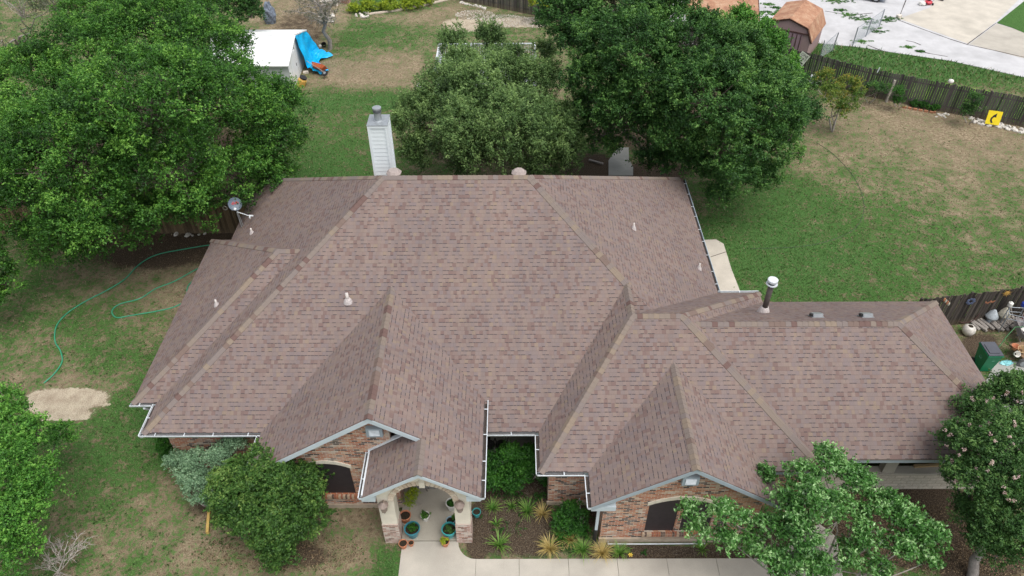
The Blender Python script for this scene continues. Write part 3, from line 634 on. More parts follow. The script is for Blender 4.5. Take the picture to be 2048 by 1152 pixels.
for px in(788,1038):
    c=atY(px,346,24.2); z=7.70-m_*(24.2-23.13); b=MB(); b.lathe((c.x,24.2,z),[(.14,-.1),(.14,c.z-z-.03)],14); b.build('vent_neck',M_WHITE,ROOF)
    b=MB(); b.lathe((c.x,24.2,c.z),[(.18,-.03),(.29,.0),(.30,.03),(.19,.13),(.001,.15)],8,Matrix.Rotation(.3,3,'Z')); b.build('roof_vent',M_VENTC,ROOF)
# chimney chase
cx0,cx1,cy0,cy1=-5.43,-4.77,25.0,25.75; ct=8.70
b=MB(); k=0; z=5.2
while z<ct-.15:
    b.box(((cx0+cx1)/2,(cy0+cy1)/2,z+.085),(cx1-cx0-.0,cy1-cy0,.168)); z+=.17
for i in range(0,len(b.v),8):   # clapboards: bottom edge proud
    for j in range(4):
        v=b.v[i+j]; b.v[i+j]=(v[0]+(.014 if v[0]>-5.08 else -.014),v[1]+(.014 if v[1]>25.4 else -.014),v[2])
CH=b.build('chimney',M_WPAINT,HS)
b=MB()
for x in(cx0,cx1):
    for y in(cy0,cy1): b.box((x,y,7.0),(.09,.09,3.4))
b.box(((cx0+cx1)/2,(cy0+cy1)/2,ct-.02),(cx1-cx0+.1,cy1-cy0+.1,.1)); b.build('corner_trim',M_WPAINT,CH)
b=MB(); b.box(((cx0+cx1)/2,(cy0+cy1)/2,ct+.04),(cx1-cx0+.12,cy1-cy0+.12,.02)); b.build('chase_cover',M_GALV,CH)
b=MB(); c=((cx0+cx1)/2,(cy0+cy1)/2,ct+.04); b.lathe(c,[(.20,.0),(.18,.03),(.14,.04),(.14,.38)],16); b.lathe(c,[(.165,.47),(.17,.48),(.17,.53),(.001,.56)],16); b.build('flue',M_GALV,CH,smooth=False)
b=MB(); b.lathe(c,[(.165,.36),(.165,.47)],16,cap=True); b.build('flue_screen',plain('dark_mesh',(.10,.11,.12),.6),CH)
# ---------------------------------------------------------------- foliage
def leaves(C,Rr,n,size,rng,flat=.75,asp=.5,upb=.6,tint=None,tip=.25,sprig=False):
    """C (k,3) clump centres, Rr (k,) radii, n leaves per clump"""
    k=len(C); N_=k*n
    d=rng.normal(size=(N_,3)); d/=np.linalg.norm(d,axis=1)[:,None]
    cid=np.repeat(np.arange(k),n)
    # each cluster is a loose sprig: leaves scattered along a random, mostly upward axis
    ax=rng.normal(size=(k,3)); ax[:,2]=np.abs(ax[:,2])*.9+.35; ax/=np.linalg.norm(ax,axis=1)[:,None]
    u=rng.uniform(-.9,2.1,N_)*(1 if sprig else 0); r=rng.random(N_)**.6*np.where(u>0,1-.40*u,1) if sprig else rng.random(N_)**.45
    off=(d*r[:,None]*.85+ax[cid]*(u*.75)[:,None])*Rr[cid][:,None]; off[:,2]*=flat
    P=C[cid]+off
    nrm=d*.7+rng.normal(size=(N_,3))*.55; nrm[:,2]+=upb; nrm/=np.linalg.norm(nrm,axis=1)[:,None]
    t=rng.normal(size=(N_,3)); t-=nrm*(t*nrm).sum(1)[:,None]; t/=np.linalg.norm(t,axis=1)[:,None]; s=np.cross(nrm,t)
    L=size*rng.uniform(.6,1.3,N_)[:,None]; W=L*asp
    V=np.empty((N_,4,3)); V[:,0]=P-t*L*.5; V[:,1]=P+s*W*.5+t*L*.05; V[:,2]=P+t*L*.5-nrm*L*.1; V[:,3]=P-s*W*.5+t*L*.05
    Q=np.arange(N_*4).reshape(N_,4)
    tt=(tint if tint is not None else rng.uniform(.2,.6,k))[cid]
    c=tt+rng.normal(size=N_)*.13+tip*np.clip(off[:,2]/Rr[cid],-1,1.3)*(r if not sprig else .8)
    return V.reshape(-1,3),Q,np.clip(c,0,1)
def limb(b,p,q,r0,r1,rg,n=6,wob=.12,seg=5):
    p=Vector(p);q=Vector(q);L=(q-p).length; pts=[];rs=[]
    for i in range(seg+1):
        t=i/seg; o=Vector((rg.uniform(-1,1),rg.uniform(-1,1),rg.uniform(-.5,.7)))*wob*L*.5*math.sin(PI*t)
        pts.append(p.lerp(q,t)+o); rs.append(r0+(r1-r0)*t)
    b.tube(pts,rs,n,cap=False); return pts
def tree(name,label,cat,base,lobes,mat,bmat,dens=2.2,npl=70,cr=.5,size=.12,seed=1,trunk=.25,group=None,fork=.35,stems=1,asp=.5,flat=.75,twigs=True,tip=.25,inner=.35,upb=.6,tv=(.15,.6),partn='crown'):
    """lobes: (px,py,z,r,rz): ellipsoids of the crown; clumps spread over their shells"""
    rng=np.random.default_rng(seed); rg=random.Random(seed)
    base=Vector(base) if len(base)==3 else at(*base)
    T=thing(name,base,label,cat,group)
    LC=[(np.array(at(a,b_,z)),r,rz) for a,b_,z,r,rz in lobes]
    C=[];R=[];TT=[]
    br=cr*1.5; c2=cr*.70
    for (c,r,rz) in LC:
        area=4*PI*r*((r+rz)/2); n=max(5,int(area*dens*.25/(br*br)))
        d=rng.normal(size=(n,3)); d/=np.linalg.norm(d,axis=1)[:,None]; d[:,2]=np.where(d[:,2]<-.45,-d[:,2],d[:,2])
        q=np.where(rng.random(n)<inner*.5,rng.uniform(.45,.8,n),rng.uniform(.78,1.06,n))
        p=c+d*q[:,None]*np.array([r,r,rz])*np.maximum(.3,1-br*.55/r)
        keep=np.ones(n,bool)
        for (cc2,r2,rz2) in LC:
            if cc2 is c: continue
            keep&=(((p-cc2)/np.array([r2,r2,rz2]))**2).sum(1)>.36
        p=p[keep]; d=d[keep]; bt=rng.uniform(tv[0],tv[1],len(p))
        for q_,dd,t_ in zip(p,d,bt):
            k=int(rng.integers(9,15)); e_=rng.normal(size=(k,3))+np.array([0,0,.55])+dd*.5; e_/=np.linalg.norm(e_,axis=1)[:,None]
            b_r=br*rng.uniform(.55,1.35); x=q_+e_*np.array([b_r,b_r,b_r*.7*flat/.75])*rng.uniform(.55,1.,(k,1))
            C.append(x); R.append(c2*rng.uniform(.6,1.2,k)); TT.append(np.clip(t_+rng.normal(size=k)*.07,0,1))
    C=np.concatenate(C);R=np.concatenate(R);tint=np.concatenate(TT)
    ok=C[:,2]>max(.08,cr*.2); C=C[ok];R=R[ok];tint=tint[ok]; k=len(C)
    if k*npl*.42>520000: npl=int(520000/k/.42)
    V,Q,c=leaves(C,R,max(8,int(npl*.42)),size,rng,flat,asp,upb,tint,tip,True)
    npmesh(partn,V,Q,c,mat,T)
    b=MB(); tops=[]
    zc=float(np.mean([l[0][2] for l in LC])); cen=Vector(np.mean([l[0] for l in LC],axis=0))
    for s in range(stems):
        a=2*PI*s/max(1,stems)+rg.random(); f0=base+Vector((math.cos(a),math.sin(a),0))*(.0 if stems==1 else trunk*.9)
        fk=f0.lerp(Vector((cen.x,cen.y,zc)),fork if stems==1 else fork*.6)+(Vector((math.cos(a),math.sin(a),0))*(.0 if stems==1 else .35))
        pts=limb(b,f0-Vector((0,0,.1)),fk,trunk,trunk*.7,rg,9,.08); tops.append(fk)
    for i,(c_,r,rz) in enumerate(LC):
        fk=tops[i%len(tops)]; e_=Vector(c_)-Vector((0,0,rz*.2)); limb(b,fk,e_,trunk*.5,trunk*.16,rg,7,.2)
    if twigs:
        order=rng.permutation(k)[:min(k,int(60+k*.03),320)]
        for j in order:
            c_=Vector(C[j]); l=min(LC,key=lambda q:np.linalg.norm(q[0]-C[j])); limb(b,Vector(l[0])+Vector((0,0,-l[2]*.3)),c_,trunk*.13+.01,.008,rg,4,.25,4)
    b.build('trunk' if stems==1 else 'stems',bmat,T,smooth=True)
    return T
def G3(a,b_,c): return leaf_mat('leaf_'+str(len(bpy.data.materials)),a,b_,c)
L_OAK=leaf_mat('oak_leaves',(.012,.046,.008),(.064,.195,.026),(.25,.48,.08))
L_DARK=leaf_mat('dark_oak_leaves',(.010,.038,.010),(.050,.145,.030),(.21,.39,.09))
L_OLIVE=leaf_mat('grey_green_leaves',(.024,.058,.016),(.108,.200,.060),(.31,.45,.16))
L_BRI=leaf_mat('bright_leaves',(.022,.09,.012),(.085,.25,.035),(.26,.52,.09))
L_GLOSS=leaf_mat('glossy_leaves',(.022,.080,.014),(.105,.285,.060),(.48,.70,.34),.3,.35,.5)
L_ROUND=leaf_mat('photinia_leaves',(.018,.055,.012),(.068,.165,.030),(.22,.33,.08))
L_SAGE=leaf_mat('sage_leaves',(.08,.15,.085),(.20,.34,.20),(.42,.57,.38))
L_CREPE=leaf_mat('myrtle_leaves',(.018,.056,.014),(.062,.155,.038),(.19,.33,.09))
L_HEDGE=leaf_mat('hedge_leaves',(.010,.050,.008),(.035,.14,.015),(.09,.25,.03))
L_ORANGE=leaf_mat('turning_leaves',(.06,.15,.02),(.18,.25,.04),(.52,.30,.07))
L_YEL=leaf_mat('yellow_green_leaves',(.15,.24,.02),(.36,.44,.03),(.55,.55,.04))
L_GRASSY=leaf_mat('strap_leaves',(.024,.085,.01),(.075,.21,.03),(.25,.38,.09))
L_DRYG=leaf_mat('dry_straw_leaves',(.22,.15,.04),(.42,.32,.11),(.62,.50,.22))
L_PINK=leaf_mat('pale_pink_petals',(.42,.28,.30),(.58,.44,.42),(.66,.58,.50))
L_GREY=leaf_mat('sparse_grey_leaves',(.05,.06,.04),(.11,.13,.085),(.22,.24,.16))
tree('live_oak','huge bright green spreading oak covering the upper left, beside the white shed','tree',(250,330),
 [(300,55,7.5,3.0,1.9),(410,110,7,2.6,2.),(190,120,7,3.0,2.1),(70,190,6.3,2.9,2.),(300,210,8.2,3.4,2.3),(455,215,6.2,2.7,2.2),(548,290,4.3,1.75,1.8),(130,310,6.6,3.1,2.4),(330,340,5.6,2.9,2.2),(480,350,4.0,2.0,1.7),
  (190,410,4.6,2.7,2.),(60,390,4.8,2.4,2.),(300,445,3.2,1.5,1.1),(100,485,2.6,1.5,1.2),(200,480,2.5,1.2,1.),(385,415,3.3,1.35,1.),(545,215,5,1.6,1.5),(215,20,6.5,2.7,1.8),(370,-5,6.5,2.2,1.6),(-10,290,5.5,2.4,1.8),(540,350,3.,1.2,1.)],
 L_OAK,M_BARK,dens=2.3,npl=150,cr=.47,size=.105,tv=(.05,.6),seed=3,trunk=.42,fork=.3)
tree('round_tree','dense rounded grey-green tree behind the roof ridge, right of the white chimney','tree',(980,300),
 [(905,92,5,.75,1.0),(975,92,5.2,1.0,1.1),(1092,105,4.8,.6,1.),(925,140,5,1.2,1.3),(1010,150,5.2,1.3,1.4),(885,190,4.6,1.4,1.5),(965,185,5.6,1.8,1.8),(1068,190,5,1.6,1.6),(838,245,3.6,1.35,1.4),(925,265,4.6,1.8,1.8),(1030,265,4.9,1.9,1.8),(1108,275,3.6,1.4,1.4),(840,300,2.3,1.0,1.1),(940,315,2.6,1.2,1.2),(1050,315,2.6,1.3,1.2),(1125,318,2.2,1.1,1.1)],
 L_OLIVE,M_BARK,dens=2.0,npl=150,cr=.42,size=.09,seed=5,trunk=.2,stems=3,fork=.5,upb=.8,flat=1.15)
tree('live_oak','dark green oak directly behind the house between the round tree and the back path','tree',(1215,270),
 [(1150,30,8,2.3,1.9),(1245,15,8.3,2.7,2.),(1322,25,8.2,2.2,1.9),(1165,110,7,1.7,1.9),(1270,110,7.6,2.5,2.),(1200,195,5.4,2.0,1.9),(1290,190,6,2.1,1.9),(1165,230,4,1.2,1.2),(1200,272,3.2,1.15,1.),(1300,255,4.2,1.5,1.4),(1345,315,2.4,1.0,.9),(1300,320,2.2,.7,.8)],
 L_DARK,M_BARK,dens=1.9,npl=140,cr=.47,size=.105,seed=8,trunk=.3)
tree('live_oak','dark green oak overhanging the lawn at the back right corner of the house roof','tree',(1440,270),
 [(1400,108,8,2.0,1.8),(1470,108,7,1.6,1.5),(1525,165,5.8,1.5,1.5),(1420,190,7,2.5,2.1),(1515,225,5.8,2.1,1.8),(1360,250,5,1.9,1.7),(1445,290,4.6,2.1,1.8),(1545,290,4.2,1.6,1.4),(1460,345,3.1,1.3,1.1),(1525,350,2.9,.9,.9),(1600,235,4.2,1.0,1.),(1440,392,2.2,.3,.6),(1380,330,3.,1.1,1.),(1590,190,4.,.8,.8)],
 L_DARK,M_BARK,dens=1.9,npl=140,cr=.47,size=.105,seed=12,trunk=.3)
tree('leafy_tree','brighter green tree in front of the barn shed, against the long grey fence','tree',(1555,165),
 [(1542,98,4.0,1.0,1.1),(1512,66,4.6,.9,1.1),(1478,48,4.8,.9,1.1),(1562,135,3.2,.9,1.0),(1590,158,2.4,.5,.7)],L_BRI,M_BARK,dens=2,npl=90,cr=.42,size=.12,seed=14,trunk=.14)
tree('leafy_tree','small dark tree at the top edge, just left of the white shed roof','tree',(455,70),
 [(450,10,4,1.5,1.6),(500,25,3.4,.9,1.2),(420,-15,4.5,1.6,1.6)],L_DARK,M_BARK,dens=2,npl=90,cr=.45,size=.13,seed=15,trunk=.16)
tree('scrub_tree','grey half-bare brush filling the top left corner behind the huge oak','tree',(40,90),
 [(40,20,3.5,2.2,1.8),(110,10,3.4,1.6,1.6),(-10,80,3,1.6,1.5)],L_GREY,M_TWIG,dens=.7,npl=30,cr=.5,size=.12,seed=16,trunk=.12,stems=4,fork=.4)
tree('leafy_tree','small green tree cut by the left edge, level with the hose','tree',(-25,640),
 [(-10,530,3,1.0,1.2),(10,560,2.4,.7,.8),(-30,590,2,.9,1.)],L_OAK,M_BARK,dens=2,npl=90,cr=.4,size=.11,seed=17,trunk=.1)
tree('leafy_tree','tall leafy green tree in the lower left corner, cut by the frame edge','tree',(-40,1100),
 [(10,830,3.4,.85,.9),(70,880,3.2,.75,.8),(20,930,3.4,1.1,1.),(80,960,3.,.8,.9),(60,1030,2.6,.85,.8),(0,1040,2.6,1.,1.),(20,1110,2.2,.9,.9),(-40,900,3.2,1.1,1.1),(112,872,1.6,.3,.35)],L_BRI,M_BARK,dens=1.6,npl=85,cr=.33,size=.085,seed=18,trunk=.12,stems=2)
tree('round_bush','big rounded dark green bush in front of the left gable window','bush',(545,1090),
 [(548,965,2.4,1.05,.9),(470,990,2.,.8,.8),(455,965,1.8,.5,.5),(602,980,2.1,.75,.8),(545,1035,1.7,1.15,.9),(475,1035,1.3,.72,.7),(612,1035,1.4,.7,.7),(560,1090,.8,.7,.6),(478,940,1.9,.4,.45),(648,935,1.9,.28,.35),(530,918,2.3,.5,.5),(585,925,2.2,.4,.45)],
 L_ROUND,M_BARK,dens=2.4,npl=70,cr=.24,size=.085,seed=19,trunk=.07,stems=5,fork=.5)
tree('sage_bush','silvery grey-green sage bush at the front left corner of the house','bush',(415,1010),
 [(395,925,1.3,.55,.5),(445,915,1.5,.5,.5),(470,885,1.8,.36,.45),(400,975,.9,.55,.45),(355,920,1.1,.36,.4),(420,1000,.7,.4,.4),(385,950,1.1,.5,.5)],L_SAGE,M_TWIG,dens=2.,npl=70,cr=.17,size=.055,seed=20,trunk=.04,stems=5,fork=.5)
tree('glossy_tree','glossy light-leaved young tree in front of the right-hand gable and driveway','tree',(1640,1190),
 [(1655,925,3.9,.50,.5),(1600,955,3.7,.50,.45),(1705,960,3.7,.48,.4),(1625,1010,3.9,.62,.5),(1560,1000,3.4,.38,.4),(1680,1010,3.6,.42,.4),(1765,1000,3.3,.48,.4),(1720,1030,3.,.40,.3),(1590,1035,3.4,.45,.4),(1835,1075,2.9,.4,.35),(1500,1090,2.5,.35,.3),(1600,1125,2.6,.42,.35),(1690,1110,2.4,.35,.3),(1810,1040,3.2,.45,.4),(1865,1070,2.8,.42,.4),(1800,1090,2.8,.45,.4),(1735,1075,2.9,.38,.35),(1600,1075,3.2,.5,.45),(1545,1060,3,.38,.35),(1440,1030,3.3,.42,.35),(1380,1018,3.1,.26,.22),(1395,1065,2.6,.26,.3),(1450,1085,2.7,.38,.35),(1500,1040,3.,.26,.25),(1555,1125,2.5,.48,.4),(1640,1135,2.6,.42,.4),(1745,1140,2.3,.42,.35),(1860,1120,2.3,.32,.3),(1530,950,2.9,.26,.3)],
 L_GLOSS,M_TWIG,dens=2.2,npl=44,cr=.23,size=.105,seed=21,trunk=.075,stems=4,fork=.45,asp=.38,inner=.15,tip=.38,tv=(.0,.55))
cm=tree('crape_myrtle','crape myrtle with pale pink flower heads at the lower right edge','tree',(1945,1158),
 [(1965,815,3.6,.8,.8),(2035,810,4,1.1,1.),(1925,890,3.6,.8,.9),(2000,890,4.2,1.1,1.),(1935,960,3.2,.8,.9),(2020,970,3.6,1.1,1.),(2060,900,3.9,1.2,1.),(1985,1035,2.7,.75,.8),(2050,1050,3.,1.,1.),(1905,960,2.7,.4,.5),(2030,1090,2.5,.7,.6),(1960,1080,2.,.5,.5),(1935,1030,2.2,.5,.6),(2000,1100,1.9,.5,.4)],
 L_CREPE,bark('myrtle_bark',(.30,.27,.25)),dens=2.4,npl=90,cr=.3,size=.075,seed=22,trunk=.17,stems=1,fork=.5)
rng=np.random.default_rng(4); C=[]
for (px,py,z) in[(1890,865,4.1),(1925,905,4.3),(1955,935,4.2),(2005,850,5.),(1950,845,4.6),(1980,800,4.6),(2020,880,5.1),(1915,960,3.6),(2025,950,4.8),(1965,800,4.3),(2010,790,4.7),(1995,830,4.9),(1930,870,4.2),(1900,880,4.),(1990,870,5.1),(1960,905,4.2),(2030,850,5),(1940,800,4.1),(2038,900,4.6),(1965,960,4.),(2000,985,4.2),(1900,930,3.6),(2045,790,4.9),(1920,845,4.2),(1985,925,5),(2020,1000,4.2),(1978,845,4.8)]:
    c=np.array(at(px,py,z)); C+= [c+rng.normal(size=3)*.08 for _ in range(2)]
V,Q,c=leaves(np.array(C),np.full(len(C),.07),22,.045,rng,1.,.8); npmesh('flower_heads',V,Q,c,L_PINK,cm)
ot=tree('young_tree','little tree with leaves turning orange in front of the long grey fence','tree',(1665,262),
 [(1665,190,2.4,.8,.8),(1700,200,2.2,.75,.7),(1650,165,2.8,.6,.8),(1695,170,2.7,.65,.8),(1680,225,1.5,.55,.5)],L_ORANGE,M_BARKG,dens=1.2,npl=60,cr=.3,size=.09,seed=23,trunk=.06,stems=3,tv=(.0,.55),fork=.5)
for i,(bx,lb,mt,lab) in enumerate([((1648,192),[(1640,165,1.2,.55,.6)],L_DARK,'dark shrub at the fence just behind the orange-tinged tree'),
 ((1738,206),[(1742,175,1.2,.35,.6),(1765,180,1.,.4,.5)],L_DARK,'thin dark rose bush at the fence, left of the leaning pale post'),
 ((1796,214),[(1795,185,1.2,.35,.5),(1797,203,.6,.35,.4)],L_HEDGE,'bright green rose bush just right of the leaning pale post'),
 ((1937,246),[(1932,225,.9,.45,.4),(1950,205,1.5,.55,.55)],L_DARK,'dark leafy bush at the fence, left of the yellow sign'),
 ((1080,20),[(1075,4,1.6,.7,.7),(1095,14,1.2,.4,.5)],L_YEL,'yellow-green bush by the back fence at the top edge'),
 ((1295,68),[(1278,66,1.2,.4,.5)],L_YEL,'yellowish shrub glimpsed by the back fence between the oaks')]):
    tree('shrub',lab,'shrub',bx,lb,mt,M_TWIG,dens=1.6,npl=55,cr=.24,size=.08,seed=40+i,trunk=.03,stems=3,fork=.5)
tree('low_shrub','low bright green plants in the brick-edged bed along the fence','shrub',(1855,214),[(1828,207,.15,.3,.25),(1848,211,.15,.35,.25),(1868,216,.15,.3,.25)],L_HEDGE,M_TWIG,dens=2,npl=60,cr=.16,size=.07,seed=50,trunk=.015,stems=3)
tree('hedge','thick bright green hedge in the shaded recess between porch and wing','hedge',(1035,960),
 [(985,930,.9,.45,.5),(1020,915,1.1,.5,.5),(1060,920,1.,.5,.5),(985,960,.6,.45,.45),(1030,955,.7,.55,.5),(1070,950,.7,.5,.5),(1090,925,1.,.3,.4)],L_HEDGE,M_TWIG,dens=2.2,npl=70,cr=.2,size=.075,seed=51,trunk=.03,stems=6)
tree('shrub','dark rounded shrub in the mulch bed below the short brick wall','shrub',(1145,1065),[(1140,1030,.6,.5,.45),(1155,1050,.4,.4,.4),(1130,1055,.35,.35,.35)],L_HEDGE,M_TWIG,dens=2,npl=60,cr=.17,size=.06,seed=52,trunk=.02,stems=4)
tree('shrub','low green plant hugging the wall at the far left corner of the house','shrub',(328,905),[(326,893,.9,.22,.4),(335,905,.5,.2,.3)],L_HEDGE,M_TWIG,dens=2,npl=50,cr=.15,size=.12,seed=53,trunk=.02,stems=3,asp=.2)
tree('meadow_patch','tall yellowish-green weeds behind the pale stone edging at the top','plant',(790,15),[(740,14,.3,.8,.4),(780,10,.3,.9,.4),(820,8,.3,.9,.45),(850,2,.3,.8,.4),(710,18,.25,.4,.3)],L_YEL,M_TWIG,dens=1.5,npl=60,cr=.3,size=.12,seed=54,trunk=.01,stems=3,twigs=False,tv=(0,.35),partn='leaves')
# grey bare trees
def bare(name,label,cat,base,tip,r,seed,n=26,spread=2.,mat=M_TWIG,leaf=None):
    rg=random.Random(seed); base=at(*base); tip=Vector(tip); T=thing(name,base,label,cat); b=MB()
    pts=limb(b,base-Vector((0,0,.1)),tip,r,r*.55,rg,8,.12); ends=[]
    b.build('trunk',mat,T,smooth=True); b=MB()
    for i in range(n):
        p=pts[rg.randint(max(1,len(pts)-3),len(pts)-1)]; d=Vector((rg.uniform(-1,1),rg.uniform(-1,1),rg.uniform(-.1,.8))).normalized()*spread*rg.uniform(.5,1.1)
        q=limb(b,p,p+d,r*.28,.012,rg,5,.22)
        for j in range(6):
            s=q[rg.randint(1,len(q)-1)]; d2=(d.normalized()+Vector((rg.uniform(-1,1),rg.uniform(-1,1),rg.uniform(-.6,.6)))).normalized()*spread*.45*rg.uniform(.4,1)
            q2=limb(b,s,s+d2,.014,.006,rg,3,.25,4)
            for _ in range(3):
                s2=q2[rg.randint(1,len(q2)-1)]; limb(b,s2,s2+d2*.5+Vector((rg.uniform(-1,1),rg.uniform(-1,1),rg.uniform(-1,1)))*spread*.15,.008,.004,rg,3,.2,3); ends.append(s2)
    b.build('branches',mat,T)
    if leaf:
        C=np.array([tuple(x) for x in ends]); rng=np.random.default_rng(seed); V,Q,c=leaves(C,np.full(len(C),.2),8,.09,rng); npmesh('crown',V,Q,c,leaf,T)
    return T
bare('bare_tree','leaning grey half-dead tree behind the blue tarp','tree',(660,98),at(640,12,3.2),.17,5,n=24,spread=2.3,mat=M_BARKG,leaf=L_GREY)
bare('dead_branch','tangled bare grey branches at the bottom left edge','branch',(95,1180),at(130,1110,.8),.035,9,n=14,spread=.8,leaf=None)
# strap-leaved clumps in the bed
def strap(label,px,py,h,n,mat,seed,w=.028,name='strap_plant',cat='plant',sp=.9,group=None):
    base=at(px,py); rng=np.random.default_rng(seed); Vs=[];Qs=[];c=[]; k=0
    for i in range(n):
        a=rng.uniform(0,2*PI); L=h*rng.uniform(.6,1.1); o=np.array(base)+np.array([math.cos(a),math.sin(a),0])*rng.uniform(0,.07); s=np.array([-math.sin(a),math.cos(a),0])*w*rng.uniform(.6,1.2)
        seg=4; el=rng.uniform(.75,1.5)*rng.uniform(.9,1.05); spv=rng.uniform(.5,1.4); p=o.copy(); prev=None
        for j in range(seg+1):
            ww=s*(1-j/seg)**.6*.5+s*.02; Vs+= [p-ww,p+ww]
            if j: Qs.append([k,k+1,k+3,k+2]); k+=2; c.append(np.clip(rng.uniform(.2,.6)+.12*j,0,1))
            el_=el-(j/seg)**1.3*sp*1.6*spv; p=p+np.array([math.cos(a)*math.cos(el_),math.sin(a)*math.cos(el_),math.sin(el_)])*L/seg
        k+=2
    T=thing(name,base,label,cat,group); npmesh('leaves',np.array(Vs),np.array(Qs),np.array(c),mat,T); return T
strap('lone bright green lily clump in the open middle of the mulch bed',998,1092,.6,70,L_GRASSY,1)
strap('lily clump beside the right porch pillar, upper left of the mulch bed',985,1018,.5,50,L_GRASSY,2)
strap('lily clump in the upper middle of the mulch bed',1055,1025,.6,60,L_GRASSY,3)
strap('small lily clump lowest on the left, under the upper two lily clumps',993,1048,.38,26,L_GRASSY,4)
strap('small lily clump between the two upper lily clumps',1022,1015,.4,30,L_GRASSY,41)
strap('dry straw-coloured grass clump beneath the short brick wall',1085,1030,.55,70,L_DRYG,5,.02,'ornamental_grass')
strap('straw-coloured grass clump at the walk edge, leftmost of the long row',1100,1100,.62,110,L_DRYG,6,.02,'ornamental_grass')
strap('mostly green grass clump right of the leftmost straw-coloured one',1122,1078,.6,70,L_GRASSY,7,.02,'ornamental_grass')
strap('straw grass clump under the dark rounded shrub',1140,1082,.55,80,L_DRYG,71,.02,'ornamental_grass')
strap('green grass clump in the middle of the long row at the walk edge',1165,1102,.65,90,L_GRASSY,8,.022,'ornamental_grass')
strap('straw grass clump spilling over the walk beside the white pipe end',1205,1108,.6,110,L_DRYG,9,.02,'ornamental_grass')
yl=strap('green day lily with one yellow bloom below the white pipe',1238,1108,.5,80,L_GRASSY,10,.024,'day_lily')
b=MB(); c=at(1261,1110,.35); 
for i in range(6): a=i*PI/3; b.poly([c,c+Vector((math.cos(a-.35)*.05,math.sin(a-.35)*.05,.02)),c+Vector((math.cos(a)*.09,math.sin(a)*.09,.01)),c+Vector((math.cos(a+.35)*.05,math.sin(a+.35)*.05,.02))])
b.build('bloom',plain('yellow_petal',(.75,.55,.08),.6),yl)
strap('small tuft of bright leaves at the left edge of the driveway mulch',1405,1100,.35,40,L_GRASSY,44)
# ---------------------------------------------------------------- lawn blades
def blades():
    rng=np.random.default_rng(99); n=420000
    px=rng.uniform(-40,2090,n); py=rng.uniform(-20,1190,n)**1.0
    d=fw[None]+rt[None]*((px-1024)/F)[:,None]-up[None]*((py-576)/F)[:,None]; t=-H/d[:,2]; X=d[:,0]*t; Y=d[:,1]*t
    g,mu,sa=cover(X,Y); keep=(rng.random(n)<np.clip((g-.12)*1.25,.10,1))&(mu<.45+.2*rng.random(n))&(sa<.35)
    def inr(x0,x1,y0,y1): return (X>x0)&(X<x1)&(Y>y0)&(Y<y1)
    keep&=~(inr(-12.9,8.1,16.,30.3)|inr(1.1,16.2,13.1,21.6)|inr(-3.85,-1.2,10,17.6)|inr(-1.3,8.2,10.9,12.45)|inr(-8,-3.8,14.3,17)|inr(-12.8,-11.8,17,25.6)|inr(-.9,7.,15.6,18.7)|inr(-1.5,1.2,12.3,15.7))
    def poly_in(P):
        c=np.zeros(n,bool); k=len(P)
        for i in range(k):
            x0,y0=P[i];x1,y1=P[(i+1)%k]
            hit=((y0>Y)!=(y1>Y)); xi=(x1-x0)*(Y-y0)/((y1-y0) if abs(y1-y0)>1e-9 else 1e-9)+x0; c^=hit&(X<xi)
        return c
    for P in(sp,P2((1217,352),(1217,322),(1235,296),(1257,296),(1266,335),(1266,352)),P2((1958,790),(1985,735),(1998,724),(2110,726),(2110,860),(1990,860)),P2((1560,1250),(1560,1120),(1600,1060),(1640,1050),(1672,1075),(1700,1250)),
      P2((1300,95),(1360,-30),(1420,-260),(2500,-260),(2600,60),(2600,260),(2048,155),(1900,122),(1790,106),(1720,95),(1650,88),(1560,80))): keep&=~poly_in(P)
    keep&=~((Y>61.8-.59*(X+6))&(X<18))
    X,Y,g=X[keep],Y[keep],g[keep]; k=len(X); a=rng.uniform(0,2*PI,k); far=np.clip(Y/30,.5,2.2); h=rng.uniform(.035,.085,k)*(.6+.5*g)*(.75+.25*far); w_=rng.uniform(.012,.024,k)*far
    lush=(py[keep]<190)&(px[keep]>1600)&(Y>43); h=np.where(lush,h*2.4,h)
    L=rng.normal(size=(k,2))*.6*h[:,None]
    V=np.zeros((k,3,3)); V[:,0]=np.stack([X-np.cos(a)*w_,Y-np.sin(a)*w_,np.zeros(k)],-1); V[:,1]=np.stack([X+np.cos(a)*w_,Y+np.sin(a)*w_,np.zeros(k)],-1); V[:,2]=np.stack([X+L[:,0],Y+L[:,1],h],-1)
    c=np.where(rng.random(k)<.16+.75*(1-g)**1.3,rng.uniform(.62,1,k),rng.uniform(0,.55,k)); 
    mt=leaf_mat('grass_blades',(.028,.075,.015),(.075,.165,.038),(.34,.29,.19),.25); 
    nd=[x for x in mt.node_tree.nodes if x.type=='VALTORGB'][0].color_ramp; nd.elements[1].position=.58; 
    e2=nd.elements.new(.62); e2.color=(.19,.155,.09,1)
    npmesh('grass',V.reshape(-1,3),np.arange(k*3).reshape(k,3),c,mt,kind='stuff',label='short patchy green and straw lawn grass around the house',cat='grass')
blades()
